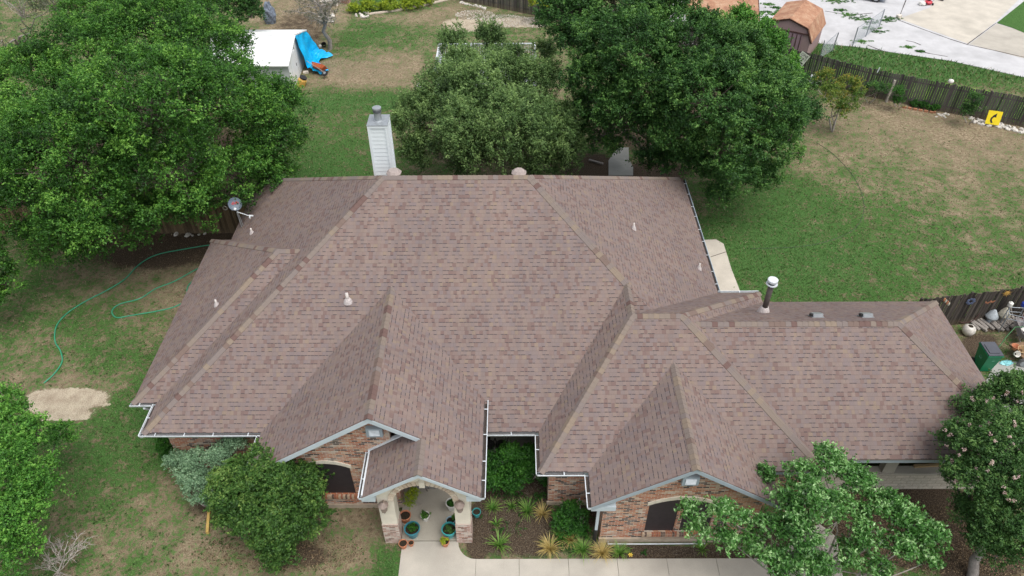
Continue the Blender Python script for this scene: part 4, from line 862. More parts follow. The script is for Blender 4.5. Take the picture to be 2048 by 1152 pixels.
def strip():
    rng=np.random.default_rng(77); n=30000; x=rng.uniform(19.5,44,n); fy=np.interp(x,[19,22.4,26.6,30.4,42],[46.7,44.2,42.0,40.2,33.6]); y=fy+.25+rng.random(n)*3.9
    px,py=np.array([pix((a,b_,0)) for a,b_ in zip(x,y)]).T; edge=np.interp(px,[1560,1650,1720,1790,1900,2048,2600],[80,88,95,106,122,155,260]); k=(py>edge-2+rng.normal(size=n)*2)
    x,y=x[k],y[k]; h=rng.uniform(.03,.22,len(x)); C=np.stack([x,y,h],-1); t=np.clip(.50+.30*np.sin(x*.9)*np.sin(y*1.3+x*.4)+rng.normal(size=len(x))*.12,0,1)
    V,Q,c=leaves(C,rng.uniform(.10,.22,len(x)),9,.10,rng,.6,.4,.7,t,.2); npmesh('tall_grass',V,Q,c,leaf_mat('bright_weeds',(.05,.16,.02),(.13,.33,.04),(.32,.56,.08)),kind='stuff',label='bright green weedy grass strip between the long fence and the paved lot',cat='grass')
strip()
def tufts():
    rng=np.random.default_rng(55); n=26000; px=rng.uniform(-20,2070,n); py=rng.uniform(0,1170,n)
    d=fw[None]+rt[None]*((px-1024)/F)[:,None]-up[None]*((py-576)/F)[:,None]; t=-H/d[:,2]; X=d[:,0]*t; Y=d[:,1]*t; g,mu,sa=cover(X,Y)
    clump=np.sin(X*1.7+1.3*np.sin(Y*.9))*np.sin(Y*1.9+np.sin(X*1.1)*1.5)
    k=(rng.random(n)<np.clip(g*.9+clump*.45-.1,0.02,1))&(mu<.5)&(sa<.3)
    def inr(x0,x1,y0,y1): return (X>x0)&(X<x1)&(Y>y0)&(Y<y1)
    k&=~(inr(-12.9,8.5,15.5,30.6)|inr(.6,16.6,12.9,21.9)|inr(-3.9,8.3,10,17.6)|inr(7.,9.9,21,31)|(inr(18,30,14,23))|((Y>60.9-.59*(X+6))))
    X,Y=X[k],Y[k]; C=np.stack([X,Y,np.full(len(X),.03)],-1); far=np.clip(Y/26,.6,2.)
    V,Q,c=leaves(C,rng.uniform(.05,.14,len(X))*far,8,.07,rng,.35,.3,.6,np.clip(g[k]*.5+rng.normal(size=len(X))*.12,0,.9),.2)
    npmesh('lawn_tufts',V,Q,c,leaf_mat('lawn_tuft_leaves',(.03,.07,.015),(.075,.16,.035),(.20,.28,.08)),kind='stuff',label='scattered green tufts and weeds across the worn lawn',cat='grass')
tufts()
def bedweeds():
    rng=np.random.default_rng(21); C=[]
    for (px,py,rx,ry,n) in[(1060,1005,60,16,26),(1020,1050,40,20,12),(1130,1090,60,20,24),(1180,1060,25,25,12),(1300,1105,60,8,8),(1085,990,30,8,12),(940,1065,8,20,4),(1010,990,40,8,12)]:
        for _ in range(n): C.append(tuple(at(px+rng.normal()*rx*.5,py+rng.normal()*ry*.5,rng.uniform(.02,.14))))
    C=np.array(C); C=C[(C[:,1]>12.5)&(C[:,0]>-1.3)&((C[:,0]<2.7)|(C[:,1]<12.9))]; V,Q,c=leaves(C,rng.uniform(.07,.18,len(C)),34,.055,rng,.7,.4,.6,rng.uniform(.1,.5,len(C)),.2,True)
    npmesh('ground_cover',V,Q,c,L_HEDGE,kind='stuff',label='loose low greenery growing between the clumps in the mulch bed',cat='ground cover')
bedweeds()
# mulch chips and leaf litter
def chips(name,label,reg,n,cols,seed,size=.05,flatn=True):
    rng=np.random.default_rng(seed); px=[];py=[]
    for (a,b_,rx,ry) in reg:
        k=int(n*rx*ry/sum(r[2]*r[3] for r in reg)); t=rng.uniform(0,2*PI,k); r=np.sqrt(rng.random(k)); px.append(a+rx*r*np.cos(t)); py.append(b_+ry*r*np.sin(t))
    px=np.concatenate(px);py=np.concatenate(py); d=fw[None]+rt[None]*((px-1024)/F)[:,None]-up[None]*((py-576)/F)[:,None]; t=-H/d[:,2]; C=np.stack([d[:,0]*t,d[:,1]*t,np.full(len(px),.012)],-1)
    C=C[~((C[:,1]<12.42)&(C[:,0]>-4)&(C[:,0]<8.2))]
    V,Q,c=leaves(C,np.full(len(C),.01),1,size,rng,.5,.6,1.8,rng.uniform(0,1,len(C)),0); npmesh(name,V,Q,c,leaf_mat(name+'_colour',*cols,.0,.9,.1),kind='stuff',label=label,cat='litter')
chips('mulch_chips','dark mulch chips strewn over the planting bed beside the porch',[(1050,1060,130,60),(1130,1000,90,50),(1020,1000,60,70),(1290,1106,130,13),(1430,1106,90,12)],9000,((.02,.016,.012),(.06,.048,.038),(.24,.21,.17)),5,.032)
chips('leaf_litter','brown fallen leaves under the glossy tree and crape myrtle',[(1730,1060,150,80),(1870,1080,110,70),(1980,1120,80,50)],11000,((.03,.022,.014),(.10,.07,.045),(.27,.20,.12)),6,.05)
chips('leaf_litter','brown fallen leaves under the bare tree and the big bush',[(600,50,70,50),(560,1105,170,40),(330,510,170,40)],6500,((.04,.028,.018),(.12,.085,.05),(.28,.21,.13)),7,.05)
# ---------------------------------------------------------------- fences
def fence(name,label,pts,h,mat,seed,bw=.14,side=-1,pl=2.4,gap=.012):
    rg=random.Random(seed); T=thing(name,(*pts[0],0),label,'fence'); 
    for a,c in zip(pts[:-1],pts[1:]):
        A=Vector((*a,0));Bq=Vector((*c,0)); d=(Bq-A); L=d.length; d.normalize(); ang=math.atan2(d.y,d.x); nn=Vector((-d.y,d.x,0))
        k=max(1,round(L/pl))
        for j in range(k):
            s0=L*j/k; s1=L*(j+1)/k; b=MB(); s=s0
            while s<s1-.02:
                w_=min(bw*rg.uniform(.85,1.05),s1-s); hh=h+rg.uniform(-.05,.04); b.cur=rg.random()
                P=A+d*(s+w_/2)+nn*(rg.uniform(-.012,.012)); tilt=rg.uniform(-.012,.012)
                M=Matrix.Rotation(ang,3,'Z')@Matrix.Rotation(tilt,3,'Y')
                b.box(P+Vector((0,0,hh/2)),(w_-gap-rg.random()*.02,.02,hh),M=M); s+=w_
            b.build('board_panel',mat,T)
            b=MB(); P=A+d*s0+nn*.09; b.box((P.x,P.y,h/2),(.09,.09,h-.05),ang); b.build('post',mat,T)
            for z in(.35,h-.3):
                b=MB(); b.bar(A+d*s0+nn*.05+Vector((0,0,z)),A+d*s1+nn*.05+Vector((0,0,z)),.04,.09); b.build('rail',mat,T)
    return T
FB=[(-14,66.0),(2.3,57.3),(9.92,52.5),(19.0,46.7),(22.4,44.2),(26.6,42.0),(30.4,40.2),(42,33.6)]
fence('wooden_fence','long weathered grey plank fence along the far side of the back yard',FB,1.82,M_FENCE,1)
fence('wooden_fence','short dark plank fence with ornaments, running right from the back corner of the right wing',[(16.9,22.85),(21.42,23.55),(27,24.4)],1.8,M_FENCE3,2)
fence('wooden_fence','brown plank side fence between the left house wall and the huge oak',[(-27,29.9),(-12.1,29.9)],1.75,M_FENCE2,3)
def fenceY(X):
    for (a,b_),(c,d) in zip(FB[:-1],FB[1:]):
        if a<=X<=c: return b_+(d-b_)*(X-a)/(c-a)
    return 40
def onf(px,py,off=.08):
    z=1.
    lo,hi=0,2.2
    for _ in range(40):
        z=(lo+hi)/2; P=at(px,py,z)
        if P.y>fenceY(P.x)-off: lo=z
        else: hi=z
    return P
# signs ----------------------------------------------------------------------
def text_mesh(txt,size,ext=.004):
    cu=bpy.data.curves.new('t','FONT'); cu.body=txt; cu.size=size; cu.align_x='CENTER'; cu.align_y='CENTER'; cu.extrude=ext; cu.resolution_u=3
    o=bpy.data.objects.new('t',cu); COL.objects.link(o); dg=bpy.context.evaluated_depsgraph_get(); me=bpy.data.meshes.new_from_object(o.evaluated_get(dg)); COL.objects.unlink(o); bpy.data.objects.remove(o); return me
def place_local(b_or_me,name,mat,parent,Mx):
    """mesh built in the sign's own plane, placed by matrix Mx (world)"""
    me=b_or_me
    o_,rz=ORG[parent.name]; me.transform(Matrix.Translation(-o_)@Mx); me.materials.clear(); me.materials.append(mat); me.name=name
    o=bpy.data.objects.new(name,me); COL.objects.link(o); o.parent=parent; ORG[o.name]=ORG[parent.name]; return o
def mbmesh(b):
    me=bpy.data.meshes.new('x'); me.from_pydata(b.v,[],b.f); return me
def frame(c,xd,yd):
    x=Vector(xd).normalized(); y=Vector(yd); y=(y-x*y.dot(x)).normalized(); z=x.cross(y); M=Matrix((x,y,z)).transposed().to_4x4(); M.translation=c; return M
c=onf(1607,116,.12); T=thing('road_sign',(c.x,c.y,0),'grey-white one way arrow sign hung tilted on the long grey fence','sign')
fd=Vector((19.0-9.92,46.7-52.5,0)).normalized(); rot=Matrix.Rotation(math.radians(-25),3,fd.cross(Vector((0,0,1))))
rot=Matrix.Rotation(math.radians(28),3,Vector((0,1,0)))
Mx=frame(c+Vector((-.12,-.12,0)),rot@fd,rot@Vector((0,0,1)))
b=MB(); b.box((0,0,0),(.62,.78,.012)); place_local(mbmesh(b),'sign_plate',plain('faded_sign_white',(.42,.46,.38),.6,.3,.1,9.),T,Mx)
ink=plain('sign_black',(.02,.02,.02),.6)
place_local(text_mesh('ONE',.24),'lettering',ink,T,Mx@Matrix.Translation((0,.24,.012)))
place_local(text_mesh('WAY',.24),'lettering',ink,T,Mx@Matrix.Translation((0,.02,.012)))
b=MB(); P=[(-.24,-.24),(-.08,-.13),(-.08,-.2),(.22,-.2),(.22,-.28),(-.08,-.28),(-.08,-.35)]; b.poly([(x,y,.012) for x,y in P][::-1]); place_local(mbmesh(b),'arrow',ink,T,Mx)
# yellow curve sign leaning on the rocks
tl,tr,br,bl=at(1979,223,.92),at(2004,226,.92),at(1998,248,.12),at(1971,245,.12)
c=(tl+tr+br+bl)/4; T=thing('road_sign',(c.x,c.y,0),'yellow curve warning sign with a black bent arrow, leaning against the fence on white rocks','sign')
fd2=Vector((30.4-26.6,40.2-42.0,0)).normalized(); Mx=frame(c,(fd2+Vector((.0,.12,0))),Vector((.18,.30,.9)))
b=MB(); b.box((0,0,0),(.76,.80,.012)); place_local(mbmesh(b),'sign_plate',plain('sign_yellow',(.80,.62,.01),.45,.4,.05,4.),T,Mx)
b=MB(); 
ap=[(-.02,-.30),(-.10,-.22),(-.13,-.1),(-.09,.02),(.0,.10)]
for i in range(4):
    a0,a1=Vector((*ap[i],0)),Vector((*ap[i+1],0)); d=(a1-a0).normalized(); n_=Vector((-d.y,d.x,0))*.05
    b.poly([tuple(a0-n_+Vector((0,0,.012))),tuple(a0+n_+Vector((0,0,.012))),tuple(a1+n_+Vector((0,0,.0122))),tuple(a1-n_+Vector((0,0,.0122)))][::-1])
b.poly([(-.10,.10,.0125),(.10,.02,.0125),(.10,.29,.0125)]); place_local(mbmesh(b),'arrow',ink,T,Mx)
# pale post, white box, lamp ball, white strip
p=at(1772,204); b=MB(); b.cur=.6; b.bar(p,p+Vector((.10,.05,1.45)),.13,.13); b.build('wooden_post',plain('pale_post',(.36,.33,.29),.9,.2,.2,6.),label='pale leaning wooden post standing in front of the long fence',cat='post')
p=at(1627,166); b=MB(); b.box(p+Vector((0,0,.24)),(.50,.42,.46),-.5); T=b.build('storage_box',M_WHITE,label='small white box at the foot of the fence, left of the orange-tinged tree',cat='box')
b=MB(); b.box(p+Vector((0,0,.485)),(.54,.46,.03),-.5); b.build('lid',M_WHITE,T)
p=onf(1903,160,-.0); b=MB(); b.lathe((p.x,p.y,1.84),[(.02,0),(.13,.05),(.17,.14),(.13,.24),(.01,.28)],14); b.build('globe',M_CERW,label='round white ball sitting on top of the long grey fence',cat='ball',smooth=True)
p=onf(1757,140,.1); b=MB(); b.bar(p-Vector((.03,0,.17)),p+Vector((.03,0,.17)),.06,.03,(0,-1,0)); b.build('white_strip',M_WHITE,label='short white strip fixed high on the long grey fence',cat='strip')
b=MB(); q=[at(*x) for x in((1803,215),(1835,221),(1868,227),(1874,216))]
for i in range(3):
    n_=int((q[i+1]-q[i]).length/.24); d=(q[i+1]-q[i])/n_
    for j in range(n_): b.box(q[i]+d*(j+.5)+Vector((0,0,.05)),(.22,.11,.12),math.atan2(d.y,d.x)+random.uniform(-.05,.05))
b.build('brick_edging',plain('red_edging',(.36,.17,.10),.9,.2,.2,12.),label='low red brick edging round the small bed at the long fence',cat='edging')
# ---------------------------------------------------------------- rocks
M_ROCK=plain('white_rock',(.58,.55,.50),.9,.2,.22,6.,bump=.6)
rk=[]
for i in range(5):
    b=MB(); b.blob((0,0,0),(.16,.12,.09),i,.3,7,5); me=bpy.data.meshes.new('rock'); me.from_pydata(b.v,[],b.f); me.materials.append(M_ROCK); rk.append(me)
def rocks(lst,group,label,rs,rg):
    for (px,py) in lst:
        o=bpy.data.objects.new('rock',rg.choice(rk)); COL.objects.link(o); s=rs*rg.uniform(.55,1.3); o.scale=(s,s,s); o.location=at(px,py,.05*s); o.rotation_euler=(rg.uniform(-.4,.4),rg.uniform(-.4,.4),rg.uniform(0,6.3)); tag(o,label,'rock',group)
rg=random.Random(31)
rocks([(1945+i*1.95+rg.uniform(-3,3),238+i*.42+rg.uniform(-3,6)) for i in range(56)],'white rocks heaped along the fence by the yellow sign','white rock in the loose heap below the yellow curve sign',.85,rg)
rocks([(1877+rg.uniform(-5,22),228+rg.uniform(-2,8)) for i in range(12)],'rocks at the end of the brick-edged bed','small pale rock near the right end of the red brick edging',.6,rg)
rocks([(1606+rg.uniform(0,40),152+rg.uniform(0,16)) for i in range(16)],'pale rocks around the white box','pale rock on the ground around the small white box',.7,rg)
rocks([(922+i*2.6+rg.uniform(-1,1),5+i*.55+rg.uniform(-1,2)) for i in range(20)],'pale rocks lined up by the back fence at the top edge','pale rock in the row at the foot of the back fence, top edge',.8,rg)
rocks([(640+rg.uniform(0,26),24+rg.uniform(0,20)) for i in range(16)],'pale rocks in a heap beside the bare tree','pale rock in the heap just right of the bare tree trunk',1.1,rg)
rocks([(711+rg.uniform(0,26),24+rg.uniform(0,10)) for i in range(10)],'pale rocks at the end of the stone edging','pale rock at the left end of the long pale edging strip',1.1,rg)
rocks([(375,470),(385,471),(352,468),(398,469),(410,467),(190,494),(196,497)],'stones at the foot of the brown side fence','yellowish stone lying near the brown side fence under the huge oak',.8,rg)
chips('gravel','pale gravel patch at the foot of the back fence',[(1010,42,50,13),(1070,45,28,11),(950,30,40,10)],4200,((.30,.26,.21),(.48,.44,.38),(.66,.62,.55)),8,.09)
# edging strips
def path_tube(name,label,cat,pp,r,mat,z=.02,n=8,sub=6,**kw):
    q=[at(a,b_,z) for a,b_ in pp]; P=[]
    for i in range(len(q)-1):
        p0=q[max(i-1,0)];p1=q[i];p2=q[i+1];p3=q[min(i+2,len(q)-1)]
        for j in range(sub):
            t=j/sub; P.append(.5*((2*p1)+(p2-p0)*t+(2*p0-5*p1+4*p2-p3)*t*t+(3*p1-p0-3*p2+p3)*t**3))
    P.append(q[-1]); b=MB(); b.tube(P,r,n); return b.build(name,mat,label=label,cat=cat,smooth=True,**kw)
path_tube('stone_edging','long pale curved edging strip between the yellow-green weeds and the back lawn','edging',[(735,29),(800,20),(850,10),(905,-3)],.12,plain('pale_edging',(.46,.40,.33),.9,.2,.2,6.),.03)
GH=plain('green_hose_rubber',(.035,.30,.17),.4,.4,.1,5.)
path_tube('garden_hose','bright green garden hose snaking over the left lawn','hose',[(88,766),(108,748),(124,724),(121,702),(110,682),(113,652),(135,626),(172,602),(215,580),(250,558),(277,530),(312,510),(370,498),(428,489),(470,488),(450,515),(398,536),(350,562),(312,577),(280,597),(240,608),(224,622),(233,635),(262,631),(310,623),(345,615),(366,604),(373,588),(376,572),(392,555)],.026,GH,.03,sub=5)
path_tube('garden_hose','thin dark hose curving through the right-hand lawn','hose',[(1632,285),(1660,303),(1692,334),(1716,368),(1728,408),(1722,440),(1700,464),(1650,484),(1590,494),(1500,497)],.010,plain('dull_green_hose',(.07,.09,.065),.6),.015)
path_tube('drain_pipe','white plastic pipe lying along the foot of the right gable wall','pipe',[(1216,1079),(1216,1088),(1280,1088),(1410,1087)],.025,M_WHITE,.07,sub=1)
b=MB(); b.bar(at(415,1066,.06),at(421,985,.06),.09,.12); b.build('timber_edging',plain('yellow_timber',(.55,.38,.12),.8,.2,.2,6.),label='yellow timber edging left of the big rounded bush',cat='timber')
b=MB(); b.bar(at(1206,328,.06),at(1178,320,.08),.12,.1); b.build('wooden_log',M_BARKG,label='grey log lying in the red-brown mulch left of the back path',cat='log')
# ---------------------------------------------------------------- white shed, tarp and junk
SH=thing('garden_shed',(-16.9,47.8,0),'white metal garden shed half hidden by the huge oak','shed')
M_SHW=plain('white_shed_metal',(.84,.86,.86),.45,.4,.03,2.); M_SHG=plain('light_grey_shed_wall',(.58,.60,.61),.6,.3,.06,2.)
b=MB(); x0,x1=-19.8,-14.3
b.poly([(x0,45.05,1.80),(x1,45.05,1.80),(x1,47.9,2.66),(x0,47.9,2.66)]); b.poly([(x0,50.75,1.8),(x0,47.9,2.66),(x1,47.9,2.66),(x1,50.75,1.8)])
b.poly([(x0,45.05,1.72),(x1,45.05,1.72),(x1,45.05,1.80),(x0,45.05,1.80)]); b.poly([(x1,45.05,1.72),(x1,47.9,2.58),(x1,47.9,2.66),(x1,45.05,1.8)]); b.poly([(x1,47.9,2.58),(x1,50.75,1.72),(x1,50.75,1.8),(x1,47.9,2.66)])
x=x0+.2
while x<x1-.1: b.bar((x,45.06,1.815),(x,47.88,2.672),.03,.025); x+=.38
b.build('roof',M_SHW,SH); b=MB(); b.bar((x0,47.9,2.68),(x1,47.9,2.68),.22,.035); b.build('ridge_cap',M_SHW,SH)
b=MB(); b.box((-17.1,45.3,.88),(5.3,.06,1.76)); b.build('wall',M_SHG,SH)
b=MB(); b.box((-17.1,50.5,.88),(5.3,.06,1.76)); b.build('wall',M_SHG,SH)
b=MB(); X=-14.42; b.poly([(X,45.3,0),(X,50.5,0),(X,50.5,1.8),(X,47.9,2.6),(X,45.3,1.8)]); b.build('wall',M_SHW,SH)
b=MB(); b.box((X+.03,46.55,.98),(.04,1.35,1.9)); dr=b.build('door',M_SHW,SH); b=MB(); b.box((X+.06,47.0,1.0),(.03,.04,.2)); b.build('handle',M_BLACK,dr)
b=MB(); b.box((X+.02,47.27,1.05),(.03,.035,2.0)); b.build('door_gap',M_GRIME_SHADE,SH)
# tarp: grid draped from the wall top out over the ground
rg=random.Random(3); nu,nv=26,30; V=[];b=MB()
for i in range(nu+1):
    for j in range(nv+1):
        u=i/nu;v=j/nv; y0=47.75+u*2.7; zt=2.62-u*.75; xo=-14.33
        if v<.5: t=v/.5; x=xo+t*(.45+.25*math.sin(u*7)); z=zt*(1-t)**.9+.35*t; y=y0+t*(.0+.35*u)
        else: t=(v-.5)/.5; x=xo+.45+.25*math.sin(u*7)+t*(1.15+.35*math.sin(u*5+1)-.5*(1-u)); z=.35*(1-t)+.06+.12*abs(math.sin(u*9+t*7)); y=y0+.35*u-t*.5
        z+=.035*math.sin(u*31+v*9)+rg.uniform(-.02,.02); x+=.03*math.sin(v*23+u*11)
        b.v.append((x,y,max(z,.03)))
for i in range(nu):
    for j in range(nv): a=i*(nv+1)+j; b.face((a,a+1,a+nv+2,a+nv+1))
b.build('tarpaulin',plain('bright_blue_tarp',(.0,.42,.80),.4,.4,.12,5.,bump=.3),label='bright blue tarp draped over the right end of the white shed',cat='tarp')
def wheel(b,c,r,w,ax=(1,0,0)):
    a=Vector(ax).normalized(); c=Vector(c); b.tube([c-a*w/2,c+a*w/2],r,18)
def torus(b,c,R,r,M=None,n=24,m=6):
    c=Vector(c);M=M or Matrix.Identity(3); base=len(b.v)
    for i in range(n):
        t=2*PI*i/n
        for j in range(m):
            s=2*PI*j/m; b.v.append(tuple(c+M@Vector(((R+r*math.cos(s))*math.cos(t),(R+r*math.cos(s))*math.sin(t),r*math.sin(s)))))
    for i in range(n):
        for j in range(m): b.face((base+i*m+j,base+((i+1)%n)*m+j,base+((i+1)%n)*m+(j+1)%m,base+i*m+(j+1)%m))
def barrow(label,c,rz,tray,lean,sc_=1.,sx=1):
    T=thing('wheelbarrow',c,label,'wheelbarrow'); R=Matrix.Rotation(rz,3,'Z')@Matrix.Rotation(lean,3,'X'); c=Vector(c)
    def W(p): return c+R@(Vector(p)*sc_)
    b=MB(); ring=[]
    for (L,Wd,z,n_) in((.50,.30,.62,0),(.34,.20,.38,0)):
        ring.append([W((L*x*(1.25 if x>0 else 1),Wd*y,z)) for x,y in((1,.6),(.7,1),(-.8,1),(-1,.7),(-1,-.7),(-.8,-1),(.7,-1),(1,-.6))])
    A,Bq=ring; 
    for i in range(8): j=(i+1)%8; b.poly([A[i],A[j],Bq[j],Bq[i]])
    b.poly(Bq[::-1]); b.tube(A+[A[0]],.014,5,cap=False); b.build('tray',tray,T)
    for s in(-1,1):
        b=MB(); b.tube([W((.7,s*.06,.22)),W((.2,s*.16,.34)),W((-.5,s*.26,.5)),W((-1.0,s*.30,.62))],.02*sc_,6); b.build('handle',M_TWIG,T)
        b=MB(); b.tube([W((-.35,s*.22,.46)),W((-.38,s*.24,.02))],.014,5); b.build('leg',M_BLACK,T)
    b=MB(); wheel(b,W((.72,0,.2)),.2*sc_,.08,R@Vector((0,1,0))); wh=b.build('wheel',M_BLACK,T); b=MB(); wheel(b,W((.72,0,.2)),.09*sc_,.1,R@Vector((0,1,0))); b.build('rim',M_GALV,wh)
    return T
M_ORNG=plain('orange_rust_paint',(.48,.12,.05),.5,.3,.25,9.)
barrow('orange wheelbarrow tipped on its side by the shed door, below the blue tarp',(-13.3,47.2,.25),-.5,M_ORNG,-.95,1.)
p=at(601,172); T=thing('garden_drum',p,'small yellow drum with a round black top at the front corner of the white shed','drum')
b=MB(); b.lathe(p,[(.24,0),(.28,.1),(.28,.5),(.22,.6)],14,Matrix.Rotation(.45,3,'Y'),cap=True); b.build('drum_body',plain('yellow_orange_plastic',(.68,.40,.10),.5,.4,.15,5.),T)
b=MB(); b.lathe(p+Vector((.28,.0,.56)),[(.06,-.05),(.24,0),(.24,.08),(.05,.12)],14,Matrix.Rotation(.45,3,'Y'),cap=True); b.build('lid',M_BLACK,T)
p=at(612,146); b=MB(); b.box(p+Vector((0,0,.06)),(.35,.25,.12),.2); b.build('stepping_block',M_STONE,label='pale flat block on the ground between yellow drum and orange wheelbarrow',cat='block')
p=at(649,93); b=MB(); b.lathe(p,[(.13,0),(.19,.28),(.17,.28),(.12,.05)],12,Matrix.Rotation(.5,3,'X')); b.build('bucket',M_BLACK,label='black bucket lying at the foot of the bare tree',cat='bucket')
p=at(641,96); b=MB(); b.lathe(p+Vector((0,0,.03)),[(.02,0),(.1,.02),(.12,.14),(.08,.2),(.02,.21)],10); b.build('jug',M_CERW,label='small white jug between the blue tarp and the bare tree',cat='jug')
p=at(540,58); b=MB(); b.blob(p+Vector((-.2,1.2,.6)),(.45,.4,.95),2,.2,12,8); b.build('covered_heap',plain('grey_blue_sheet',(.16,.19,.24),.5,.4,.5,7.,bump=.4),label='grey-blue covered heap poking up behind the white shed roof',cat='heap')
# white bench top edge
p=at(655,14); T=thing('garden_bench',p,'white curved garden bench at the top edge beside the bare tree','bench'); 
b=MB(); n=10
for i in range(n):
    t0=-.5+i/n*1.6;t1=-.5+(i+1)/n*1.6; q0=(p.x+.9*math.sin(t0),p.y+.9-.9*math.cos(t0));q1=(p.x+.9*math.sin(t1),p.y+.9-.9*math.cos(t1)); b.box(((q0[0]+q1[0])/2,(q0[1]+q1[1])/2,.46),(.16,.42,.05),(t0+t1)/2)
b.build('seat',M_STONE,T)
for t in(-.3,.8): b=MB(); b.box((p.x+.9*math.sin(t),p.y+.9-.9*math.cos(t),.22),(.14,.3,.44),t); b.build('leg',M_STONE,T)
T=thing('brick_planter',at(685,2),'low reddish brick planter wall at the top edge, left of the yellow-green weeds','planter')
q0,q1=at(664,3),at(700,8)
b=MB(); b.bar(q0+Vector((0,0,.17)),q1+Vector((0,0,.17)),.24,.34); b.build('planter_wall',brick_mat('planter_brick',[(0,(.32,.14,.10)),(.5,(.40,.22,.17)),(.8,(.28,.12,.09))]),T)
b=MB(); b.bar(q0+Vector((0,0,.36)),q1+Vector((0,0,.36)),.28,.04); b.build('coping',M_TERRA,T)
# ---------------------------------------------------------------- white railed deck behind the round tree
DK=thing('railed_deck',(-1.8,46.6,0),'white railed deck seen through and above the round grey-green tree','deck')
b=MB(); b.box((-1.8,46.7,.5),(6.5,4.1,.12)); b.build('deck_floor',plain('grey_deck_boards',(.36,.39,.41),.8,.2,.15,5.),DK)
def railing(p,q):
    p=Vector(p);q=Vector(q);L=(q-p).length;d=(q-p).normalized()
    b=MB(); b.bar(p+Vector((0,0,1.05)),q+Vector((0,0,1.05)),.09,.05); b.build('top_rail',M_WHITE,DK); b=MB(); b.bar(p+Vector((0,0,.12)),q+Vector((0,0,.12)),.05,.05); b.build('bottom_rail',M_WHITE,DK)
    b=MB(); k=int(L/.13)
    for i in range(k): r=p+d*L*i/k; b.bar(r+Vector((0,0,.12)),r+Vector((0,0,1.04)),.028,.028)
    b.build('balusters',M_WHITE,DK)
    k=max(1,round(L/2.1))
    for i in range(k+1): r=p+d*L*i/k; b=MB(); b.box(r+Vector((0,0,.55)),(.11,.11,1.1)); b.build('post',M_WHITE,DK)
railing((-5.0,48.7,.56),(1.45,48.7,.56)); railing((-5.0,44.7,.56),(-5.0,48.6,.56)); railing((1.45,44.7,.56),(1.45,48.6,.56))
b=MB(); b.box((-5.06,46.6,.33),(.05,4.1,.46)); b.build('skirting',M_WHITE,DK)
p=Vector((1.2,46.2,.56)); T=thing('lounge_chair',p,'white lounger glimpsed through the leaves on the right side of the railed deck','lounger')
b=MB(); b.box(p+Vector((0,.3,.32)),(.62,1.3,.06)); b.build('seat',M_WHITE,T); b=MB(); b.box(p+Vector((0,-.65,.55)),(.62,.75,.05),M=Matrix.Rotation(-.7,3,'X')); b.build('backrest',M_WHITE,T)
for sx in(-.26,.26):
    for sy in(-.3,.85): b=MB(); b.box(p+Vector((sx,sy,.15)),(.05,.05,.3)); b.build('leg',M_WHITE,T)
p=at(846,186); b=MB(); b.lathe(p,[(.25,0),(.33,.55),(.36,.6),(.30,.6),(.24,.1)],14); T=b.build('planter',M_CERW,label='white tub at the left edge of the round grey-green tree, above the chimney',cat='planter')
b=MB(); b.lathe(p,[(.29,.5),(.001,.52)],14); b.build('soil',M_SOIL,T)
# ---------------------------------------------------------------- neighbour's sheds
def rust_mat(name,a,b_,c):
    k=N(name,.85,.2); p=k.pos(); n=k.noise(p,1.4,6,.7); n2=k.noise(p,11.,4,.7); k.color(k.mix(1,k.ramp(n,[(.3,a),(.5,b_),(.68,c)]),k.ramp(n2,[(.3,(.8,.8,.8)),(.7,(1.2,1.2,1.2))]),'MULTIPLY')); return k.m
M_RROOF=rust_mat('rusted_shingle_roof',(.24,.125,.085),(.37,.20,.125),(.46,.31,.21)); M_PURP=wood('faded_purple_boards',(.30,.20,.21),(.44,.33,.33)); M_DTRIM=plain('dark_brown_trim',(.09,.05,.045),.8,.2,.2,6.)
d=Vector((.521,.853,0)); s=Vector((.853,-.521,0)); A0=Vector((18.67,49.79,0)); L=3.7
T=thing('barn_shed',A0+d*L/2,'barn-shaped garden shed with rusty orange gambrel roof and purple-brown front beyond the fence','shed')
prof=[(-1.75,1.5),(-1.28,2.45),(0,2.85),(1.28,2.45),(1.75,1.5)]
def Q_(w_,z,l): return A0+s*w_+d*l+Vector((0,0,z))
b=MB()
for (a,za),(c,zc_) in zip(prof[:-1],prof[1:]):
    b.poly([Q_(a,za,-.12),Q_(c,zc_,-.12),Q_(c,zc_,L+.1),Q_(a,za,L+.1)]); b.poly([Q_(a,za-.05,-.12),Q_(a,za-.05,L+.1),Q_(c,zc_-.05,L+.1),Q_(c,zc_-.05,-.12)])
b.build('roof',M_RROOF,T)
for l,nm in((0,'front_wall'),(L,'back_wall')):
    b=MB(); b.poly([Q_(-1.62,0,l),Q_(1.62,0,l)]+[Q_(a*.93,z-.06,l) for a,z in prof[::-1]]); FW=b.build(nm,M_PURP,T)
    if nm=='front_wall':
        for (a,za),(c,zc_) in zip(prof[:-1],prof[1:]): b=MB(); b.bar(Q_(a,za-.07,-.06),Q_(c,zc_-.07,-.06),.05,.12); b.build('trim',M_DTRIM,T)
        for w_ in(-.55,.55): b=MB(); b.bar(Q_(w_,0.05,-.04),Q_(w_,1.9,-.04),1.02,.04,-d); dd=b.build('door',plain('purple_door',(.32,.22,.25),.8,.2,.15,3.),T); b=MB(); [b.bar(Q_(w_+k*.25,0.08,-.075),Q_(w_+k*.25,1.88,-.075),.06,.02,-d) for k in(-1.7,-.6,.6,1.7)]; b.build('door_batten',M_DTRIM,dd)
        b=MB(); b.bar(Q_(-1.5,1.98,-.06),Q_(1.5,1.98,-.06),.05,.09); b.build('lintel',M_DTRIM,T)
